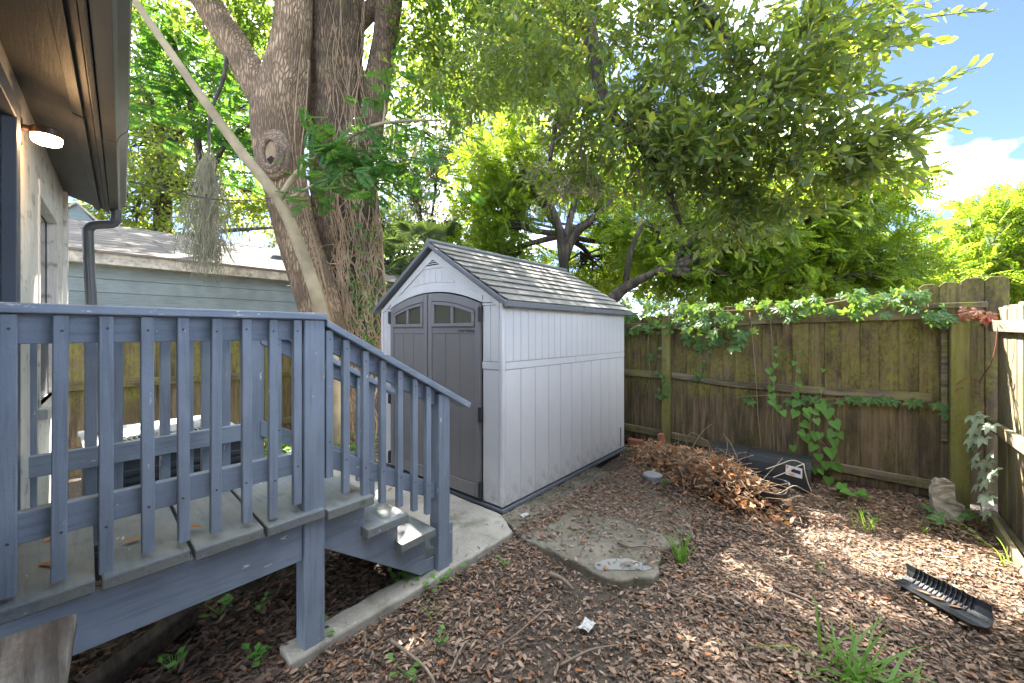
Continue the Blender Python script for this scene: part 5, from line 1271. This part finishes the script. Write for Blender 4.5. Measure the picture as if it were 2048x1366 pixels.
for k in range(13):
    u = .06+(Lx-.10)*k/12.
    ps = [tp_(u, q_, th) for q_ in pr[3:]]; n_ = len(ps)
    a = [p for p in ps]; b = [p-ey*.007+Vector((0, 0, .004)) for p in ps]
    m2 = MB(); m2.v += [tuple(p-ex*.002) for p in a]+[tuple(p-ex*.002) for p in b]+[tuple(p+ex*.002) for p in a]+[tuple(p+ex*.002) for p in b]
    for j in range(n_-1):
        m2.f += [(j, j+1, n_+j+1, n_+j), (2*n_+j, 3*n_+j, 3*n_+j+1, 2*n_+j+1), (n_+j, n_+j+1, 3*n_+j+1, 3*n_+j)]
    m2.f += [(0, n_, 3*n_, 2*n_), (n_-1, 3*n_-1, 4*n_-1, 2*n_-1)]
    m2.build('rib', 'black_plastic', tr)
    if k < 12:
        u0, u1 = u+.007, u+(Lx-.10)/12.-.007
        q_ = [tp_(u0, pr[2], th+.001), tp_(u1, pr[2], th+.001), tp_(u1, (.82, .022), th+.001), tp_(u0, (.82, .022), th+.001)]
        MB().hexa(q_, [p+Vector((0, 0, .004))-ey*.001 for p in q_]).build('pad', 'grey_plastic', tr)
# stepping stone, bricks, concrete chunk, paper
sc_ = G(1305, 958, 0); 
tag(MB().lathe((sc_.x, sc_.y, -.02), [(.092, 0), (.097, .01), (.097, .062), (.088, .072)], 11).build('stepping_stone', 'stone'), 'grey octagonal stepping stone beside the dry brush pile', 'stone')
def brick(c, rot, label, size=(.10, .045, .03)):
    mb = MB().box(-size[0], size[0], -size[1], size[1], -size[2], size[2]); o = mb.build('brick', 'brick', None, .006); o.location = c; o.rotation_euler = rot
    return tag(o, label, 'brick', 'loose bricks by the fence')
brick(YP(1325, 884, 4.88), (.15, 1.35, .15), 'red brick propped upright against the green fence post')
brick(G(1272, 884, .05), (0, 0, .15), 'red brick lying flat near the rear corner of the shed', (.10, .05, .035))
pb = G(1296, 886, .03); pbo = MB().box(-.12, .12, -.05, .05, -.05, .05).build('concrete_block', 'rubble', None, .02); pbo.location = pb+Vector((0, .05, 0)); pbo.rotation_euler = (0, 0, .1)
tag(pbo, 'mossy concrete block between the two red bricks by the fence', 'block')
pc = [(-.075, -.03), (.06, -.03), (.105, .06), (.10, .125), (.045, .16), (.05, .28), (.01, .32), (-.05, .305), (-.085, .22), (-.08, .1)]
chk = MB().hexa([(x, -.05, z) for x, z in pc], [(x*.9, .05, z*.96) for x, z in pc]).build('concrete_chunk', 'rubble', None)
bm = bmesh.new(); bm.from_mesh(chk.data); bmesh.ops.triangulate(bm, faces=bm.faces); bmesh.ops.subdivide_edges(bm, edges=bm.edges, cuts=3, use_grid_fill=True)
rr_ = random.Random(3)
for v in bm.verts: v.co += Vector((rr_.gauss(0, .0045), rr_.gauss(0, .0065), rr_.gauss(0, .0045)))
bm.to_mesh(chk.data); bm.free()
chk.location = G(1893, 1040)+Vector((0, .04, 0)); chk.rotation_euler = (-.12, 0, .15)
tag(chk, 'broken pale chunk of concrete leaning by the corner fence post', 'rubble')
r = np.random.default_rng(101)
pp_ = G(1175, 1252, .02); V = []; F = []
for i in range(6):
    for j in range(6): V.append((pp_.x+(i-2.5)*.012+r.normal(0, .003), pp_.y+(j-2.5)*.015+r.normal(0, .003), .02+abs(r.normal(0, .007))))
F = [(i*6+j, (i+1)*6+j, (i+1)*6+j+1, i*6+j+1) for i in range(5) for j in range(5)]
tag(MB().add(V, F).build('paper_scrap', 'paper'), 'crumpled white paper scrap on the leaf litter', 'litter')
pp_ = G(1048, 1030, .045)
tag(MB().add([(pp_.x-.03, pp_.y-.02, .045), (pp_.x+.02, pp_.y-.03, .04), (pp_.x+.035, pp_.y+.02, .055), (pp_.x-.005, pp_.y+.04, .05)], [(0, 1, 2, 3)]).build('paper_scrap', 'paper'), 'pale scrap beside the near base corner of the shed', 'litter')

# ------------------------------------------------------------------ brush pile
r = np.random.default_rng(111)
bp = thing('brush_pile', 'pile of dry twigs with brown leaves in front of the fence', 'brush pile', (-1.2, 4.3, 0))
path_b = [(-1.85, 4.75, .16), (-1.55, 4.55, .20), (-1.2, 4.30, .28), (-.95, 4.1, .32), (-.72, 3.98, .26), (-.62, 3.85, .12)]
tx, ty, tz = [[p[i] for p in path_b] for i in range(3)]
def pile(n):
    t = r.random(n)*5; k = np.arange(6)
    x = np.interp(t, k, tx); y = np.interp(t, k, ty); z = np.interp(t, k, tz)
    dx = r.normal(0, .13, n); dn = r.normal(0, .15, n)
    px_, py_ = x+dx, y+dn
    top = z*np.exp(-(dn**2+dx**2)/.09)
    return np.stack([px_, py_, .01+top*(.35+.75*r.random(n))], 1)
P_ = pile(800); d = unit(r.normal(size=P_.shape)*np.array([1, .8, .45])+np.array([.3, -.2, 0])); L = r.uniform(.08, .32, len(P_))
Q_ = P_+d*L[:, None]; Q_[:, 2] = np.maximum(Q_[:, 2], .005)
V, F_ = sticks(P_, Q_, r.uniform(.0015, .0045, len(P_)), .001); np_mesh('twigs', V, [F_], 'brush_twig', bp)
for k in range(22):
    a = Vector(pile(1)[0]); dd2 = Vector((r.normal(.3, .6), r.normal(-.2, .6), r.normal(.15, .3))); pts = [a]
    for j in range(5): dd2 += Vector((r.normal(0, .4), r.normal(0, .4), r.normal(-.08, .3))); pts.append(pts[-1]+dd2.normalized()*.11)
    for p in pts: p.z = max(p.z, .01)
    MB().tube(catmull(pts, 3), list(np.linspace(.006, .002, 16)), 5, wob=.2, seed=k).build('stick', 'brush_twig', bp, 0, True)
MB().tube(catmull([(-.95, 4.35, .2), (-.93, 4.4, .38), (-.97, 4.42, .47)], 5), .005, 5).build('stick', 'brush_twig', bp, 0, True)
MB().tube(catmull([(-.97, 4.42, .47), (-.9, 4.38, .40), (-.82, 4.3, .28)], 5), .004, 5).build('stick', 'brush_twig', bp, 0, True)
P_ = pile(2500); V, F_ = place(T_oak(), P_, r.normal(size=P_.shape)*np.array([1, 1, .7]), r.normal(size=P_.shape)+np.array([0, -.3, .8]), r.uniform(.04, .075, len(P_)), r.uniform(.9, 1.6, len(P_)))
V[:, 2] = np.maximum(V[:, 2], .003); tag(np_mesh('dry_leaves', V, [F_], 'brush_leaf', bp), kind='stuff')

# ------------------------------------------------------------------ leaf litter, sticks, grass, weeds
r = np.random.default_rng(121)
def T_dead(): return (np.array([(0, 0, 0), (.5, 0, .0), (1, 0, .09), (.3, .15, .06), (.72, .17, .10), (.3, -.15, .06), (.72, -.17, .10)], float), T_oak()[1])
def inpoly(x, y, poly):
    ins = np.zeros(len(x), bool); j = len(poly)-1
    for i in range(len(poly)):
        xi, yi = poly[i]; xj, yj = poly[j]
        c = ((yi > y) != (yj > y)) & (x < (xj-xi)*(y-yi)/(yj-yi+1e-12)+xi); ins ^= c; j = i
    return ins
def scatter(n, x0, x1, y0, y1, bare=False):
    x = r.uniform(x0, x1, n); y = r.uniform(y0, y1, n)
    keep = ~((x > SX0) & (x < SX1+.02) & (y > SY0-.02) & (y < SY1))
    onp = inpoly(x, y, path_poly); ons = inpoly(x, y, slab_poly)
    keep &= ~(onp & (r.random(n) > .012)); keep &= ~(ons & (r.random(n) > np.where(x < -1.75, .6, np.where(y > 2.9, .55, .16))))
    pat = .5+.35*np.sin(2.3*x+1.7*y+.6)*np.sin(1.9*y-1.1*x)+.25*np.sin(5.1*x-3.7*y)*np.sin(4.3*y+2.2*x+1)
    keep &= r.random(n) < np.clip(pat*1.3+.25, .3, 1)*np.where((x < -.75) & (y < 2.15) & bare, .5, 1.)
    x, y, onp, ons = x[keep], y[keep], onp[keep], ons[keep]
    z = np.where(onp, .05, np.where(ons, .035, gh(x, y)+.006)); return x, y, z
def litter(name, label, n, area, mat, l0, l1, wide, seed, tilt=.16, zr=.025):
    x, y, z = scatter(n, *area, bare=(mat == 'litter')); m = len(x); a = r.uniform(0, 6.283, m)
    d = np.stack([np.cos(a), np.sin(a), r.normal(0, tilt, m)], 1); nr_ = np.stack([r.normal(0, tilt*1.3, m), r.normal(0, tilt*1.3, m), np.where(r.random(m) < .8, 1., -1.)], 1)
    P_ = np.stack([x, y, z+r.random(m)**2*zr], 1)
    V, F_ = place(T_dead(), P_, d, nr_, r.uniform(l0, l1, m), wide*r.uniform(.7, 1.3, m))
    return tag(np_mesh(name, V, [F_], mat), label, 'leaf litter', kind='stuff')
litter('leaf_litter', 'brown dead leaves carpeting the yard', 72000, (-1.9, .9, .3, 5.1), 'litter', .016, .045, 1.05, 1)
litter('leaf_litter', 'small dark leaf crumbs between the larger dead leaves', 60000, (-2.4, .9, .2, 5.1), 'litter_dark', .010, .030, 1.1, 2, .25, .02)
litter('leaf_litter', 'dark leaves under the deck and stairs', 9000, (-3.4, -1.85, .0, 1.7), 'litter_dark', .025, .06, 1.1, 3)
litter('leaf_litter', 'dead leaves on the ground around the oak trunks', 9000, (-6.0, -2.4, 1.0, 5.0), 'litter', .04, .075, 1.1, 4)
x, y, z = scatter(15000, -2.3, .9, .3, 5.1); m = len(x); a = r.uniform(0, 6.283, m); L = r.uniform(.02, .085, m)
A2 = np.stack([x, y, z+.008+r.random(m)*.015], 1); B2 = A2+np.stack([np.cos(a)*L, np.sin(a)*L, r.normal(0, .006, m)], 1)
V, F_ = sticks(A2, B2, r.uniform(.0008, .0021, m), .0006); tag(np_mesh('twig_litter', V, [F_], 'stick'), 'fine twigs strewn over the leaf litter', 'twigs', kind='stuff')
def stick(label, pts, rad, mat='stick'):
    P_ = catmull([G(a, b, c) for a, b, c in pts], 5)
    o = MB().tube(P_, list(np.linspace(rad, rad*.55, len(P_))), 7, wob=.35, seed=int(pts[0][0])).build('stick', mat, None, 0, True); return tag(o, label, 'stick', 'loose sticks on the ground')
stick('mossy thick stick below the concrete slab', [(1100, 1148, .025), (1125, 1158, .028), (1145, 1178, .025)], .016)
stick('forked stick at the near edge of the slab', [(780, 1280, .025), (815, 1305, .03), (850, 1335, .03), (870, 1366, .025)], .009)
stick('short twig crossing the leaves right of the deck post', [(900, 1345, .03), (918, 1305, .03), (930, 1285, .03)], .006)
stick('thin curved twig by the shed corner', [(1038, 1040, .04), (1070, 1036, .05), (1105, 1028, .045), (1120, 1020, .04)], .006)
stick('crooked stick on the slab near the cement patch', [(1235, 1085, .045), (1262, 1094, .05), (1290, 1092, .05), (1345, 1108, .045)], .008)
stick('long thin stick lying left of the grass tuft', [(1340, 1180, .03), (1400, 1196, .03), (1460, 1220, .03), (1500, 1240, .03)], .004)
stick('stout brown stick pointing at the grass tuft', [(1560, 1180, .02), (1610, 1200, .03), (1665, 1232, .03)], .010)
stick('dark stick below the paper scrap', [(1120, 1330, .03), (1180, 1300, .03), (1235, 1290, .03)], .006)
stick('pale straw stem left of the curved tray', [(1690, 1190, .03), (1740, 1215, .04), (1790, 1260, .03)], .003)
stick('slender bent twig near the bottom edge', [(1000, 1290, .03), (1040, 1262, .035), (1110, 1200, .03)], .005)
# rotten board fallen along the right fence
ra, rb = G(1985, 1040, .04), G(2060, 1160, .04)
tag(MB().beam(ra, rb+(rb-ra)*.5, .03, .09).build('board', 'rail_r', None, .005), 'fallen weathered board at the foot of the right fence', 'board')
def blade(mb, p, d, L, w, bend, seg=5):
    p = Vector(p); s_ = Vector((d[1], -d[0], 0)).normalized(); v0 = len(mb.v)
    for k in range(seg+1):
        t = k/seg; c = p+Vector((d[0]*L*(t*.35+bend*t*t), d[1]*L*(t*.35+bend*t*t), L*(t-.55*bend*t*t)))
        ww = w*(1-t)**.6*(.6+.8*min(1, t*3)) if t < 1 else 0
        mb.v += [tuple(c-s_*ww/2+Vector((0, 0, w*.15))), tuple(c+s_*ww/2)]
    for k in range(seg): a = v0+2*k; mb.f.append((a, a+1, a+3, a+2))
def grass(label, c, n, L, w, spread, bend, seed, lean=(0, 0)):
    r = np.random.default_rng(seed); t = thing('grass_tuft', label, 'grass', c, 'grass tufts in the leaf litter'); 
    for k in range(n):
        a = r.uniform(0, 6.283); mb = MB()
        blade(mb, (c[0]+r.normal(0, spread), c[1]+r.normal(0, spread), -.01), (math.cos(a)+lean[0], math.sin(a)+lean[1]), L*r.uniform(.5, 1.15), w*r.uniform(.6, 1.2), bend*r.uniform(.3, 1.4))
        mb.build('blade', 'grass', t)
grass('large green grass tuft in the bottom right foreground', G(1715, 1375), 55, .25, .014, .08, .85, 1)
grass('upright grass tuft at the right edge of the slab', G(1362, 1128), 16, .21, .014, .012, .18, 2, (-.1, .0))
grass('thin pale grass tuft near the fence, left of the concrete chunk', G(1735, 1058), 16, .20, .006, .03, .3, 3)
grass('tiny grass tuft right of the thin pale tuft', G(1845, 1062), 9, .12, .006, .02, .4, 4)
grass('short grass blades beside the right fence', G(2010, 1130), 7, .3, .006, .02, 1.1, 5)
grass('small grass sprig left of the slab corner', G(872, 1225), 8, .14, .005, .02, .5, 6)
r = np.random.default_rng(131)
def weed(label, c, n, size, h=.06, mat='leaf_heart', spread=.03):
    t = thing('seedling', label, 'plant', (c[0], c[1], 0), 'green seedlings in the yard')
    mb = MB(); me = mesh_of('weed_leaf', ([tuple(v) for v in T_quad(.3)[0]], T_quad()[1]), mat)
    for k in range(n):
        a = 2.4*k+r.uniform(-.3, .3); top = Vector((c[0]+r.normal(0, spread), c[1]+r.normal(0, spread), c[2]+h*r.uniform(.4, 1.1)))
        mb.tube([Vector(c)-Vector((0, 0, .01)), top], [.002, .001], 4)
        put_leaf(me, t, top, (math.cos(a), math.sin(a), .25), (r.normal(0, .2), -.25, 1), size*r.uniform(.7, 1.15))
    mb.build('stem', 'leaf_heart', t)
    return t
for px, py, z, n, s_, lab in [(510, 1295+30, 0, 9, .05, 'bright seedling cluster under the deck edge, left of the tall post'), (350, 1340, 0, 8, .055, 'seedling cluster at the bottom edge below the deck'), (440, 1225, 0, 7, .06, 'dark leafy weed in the shade under the deck'), (520, 1220, 0, 6, .05, 'weed in the shade just left of the tall post'), (800, 1172, 0, 14, .055, 'leafy plant under the stair stringer'), (835, 1182, 0, 6, .05, 'small weed beside the lower stair post foot'), (870, 1180, .045, 5, .045, 'seedling growing at the path edge by the stair post'), (900, 1160, .045, 4, .05, 'seedling right of the lower stair post'), (660, 1270, 0, 6, .045, 'weed right of the tall deck post'), (1330, 972, 0, 12, .03, 'low green weed at the stepping stone'), (1260, 905, 0, 16, .028, 'feathery green weed at the rear corner of the shed'), (1005, 1135, 0, 7, .035, 'small weed on the leaves near the path corner'), (880, 1290, 0, 5, .035, 'lone sprout on the dark soil in the foreground'), (1745, 1045, 0, 6, .035, 'little weed beside the pale grass tuft'), (1640, 1145, 0, 4, .03, 'tiny sprout in the middle of the leaf litter'), (820, 1355, 0, 5, .05, 'sprout at the bottom edge right of the deck'), (590, 880, 0, 12, .06, 'green plant behind the stairs by the oak')]:
    c = G(px, py, z); weed(lab, c, n, s_)
# fallen leaves on the deck
MEF = mesh_of('fallen_leaf', ([tuple(v) for v in T_dead()[0]], T_dead()[1]), 'brush_leaf')
for i, (px, py, lab) in enumerate([(78, 1128, 'dead brown leaf on the nearest deck board'), (240, 1090, 'curled dead leaf on the second deck board'), (90, 1085, 'small yellowed leaf by the lower rail on the deck'), (408, 1055, 'dead leaf on the third deck board'), (712, 975, 'dead leaf crumb on the top stair tread')]):
    p = G(px, py, .70 if i < 4 else .665); o = bpy.data.objects.new('fallen_leaf', MEF); col.objects.link(o); o.location = p; o.scale = [.075]*3; o.rotation_euler = (0, 0, 1.1*i+.6)
    tag(o, lab, 'leaf', 'fallen leaves on the deck')
for i, (a, b, lab) in enumerate([(.35, .3, 'red brown leaf lying in the curved tray'), (.52, .35, 'dead leaf in the middle of the curved tray'), (.72, .4, 'dead leaf near the rounded end of the curved tray')]):
    p = A_ if 0 else tp_(Lx*a, (b, .0), .012); o = bpy.data.objects.new('fallen_leaf', MEF); col.objects.link(o); o.location = p; o.scale = [.06]*3; o.rotation_euler = (0, 0, -.3+.2*i)
    tag(o, lab, 'leaf', 'fallen leaves in the tray')
# bright ground cover by the oaks behind the stairs
x = r.normal(-5.0, .35, 900); y = r.normal(2.15, .35, 900); P_ = np.stack([x, y, r.random(900)*.14], 1)
V, F_ = place(T_quad(.25), P_, r.normal(size=P_.shape)*np.array([1, 1, .3]), np.tile(np.array([[0, 0, 1.]]), (900, 1))+r.normal(0, .4, P_.shape), .08)
tag(np_mesh('ground_cover', V, [F_], 'grass'), 'bright green ground cover behind the stairs', 'ground cover', kind='stuff')
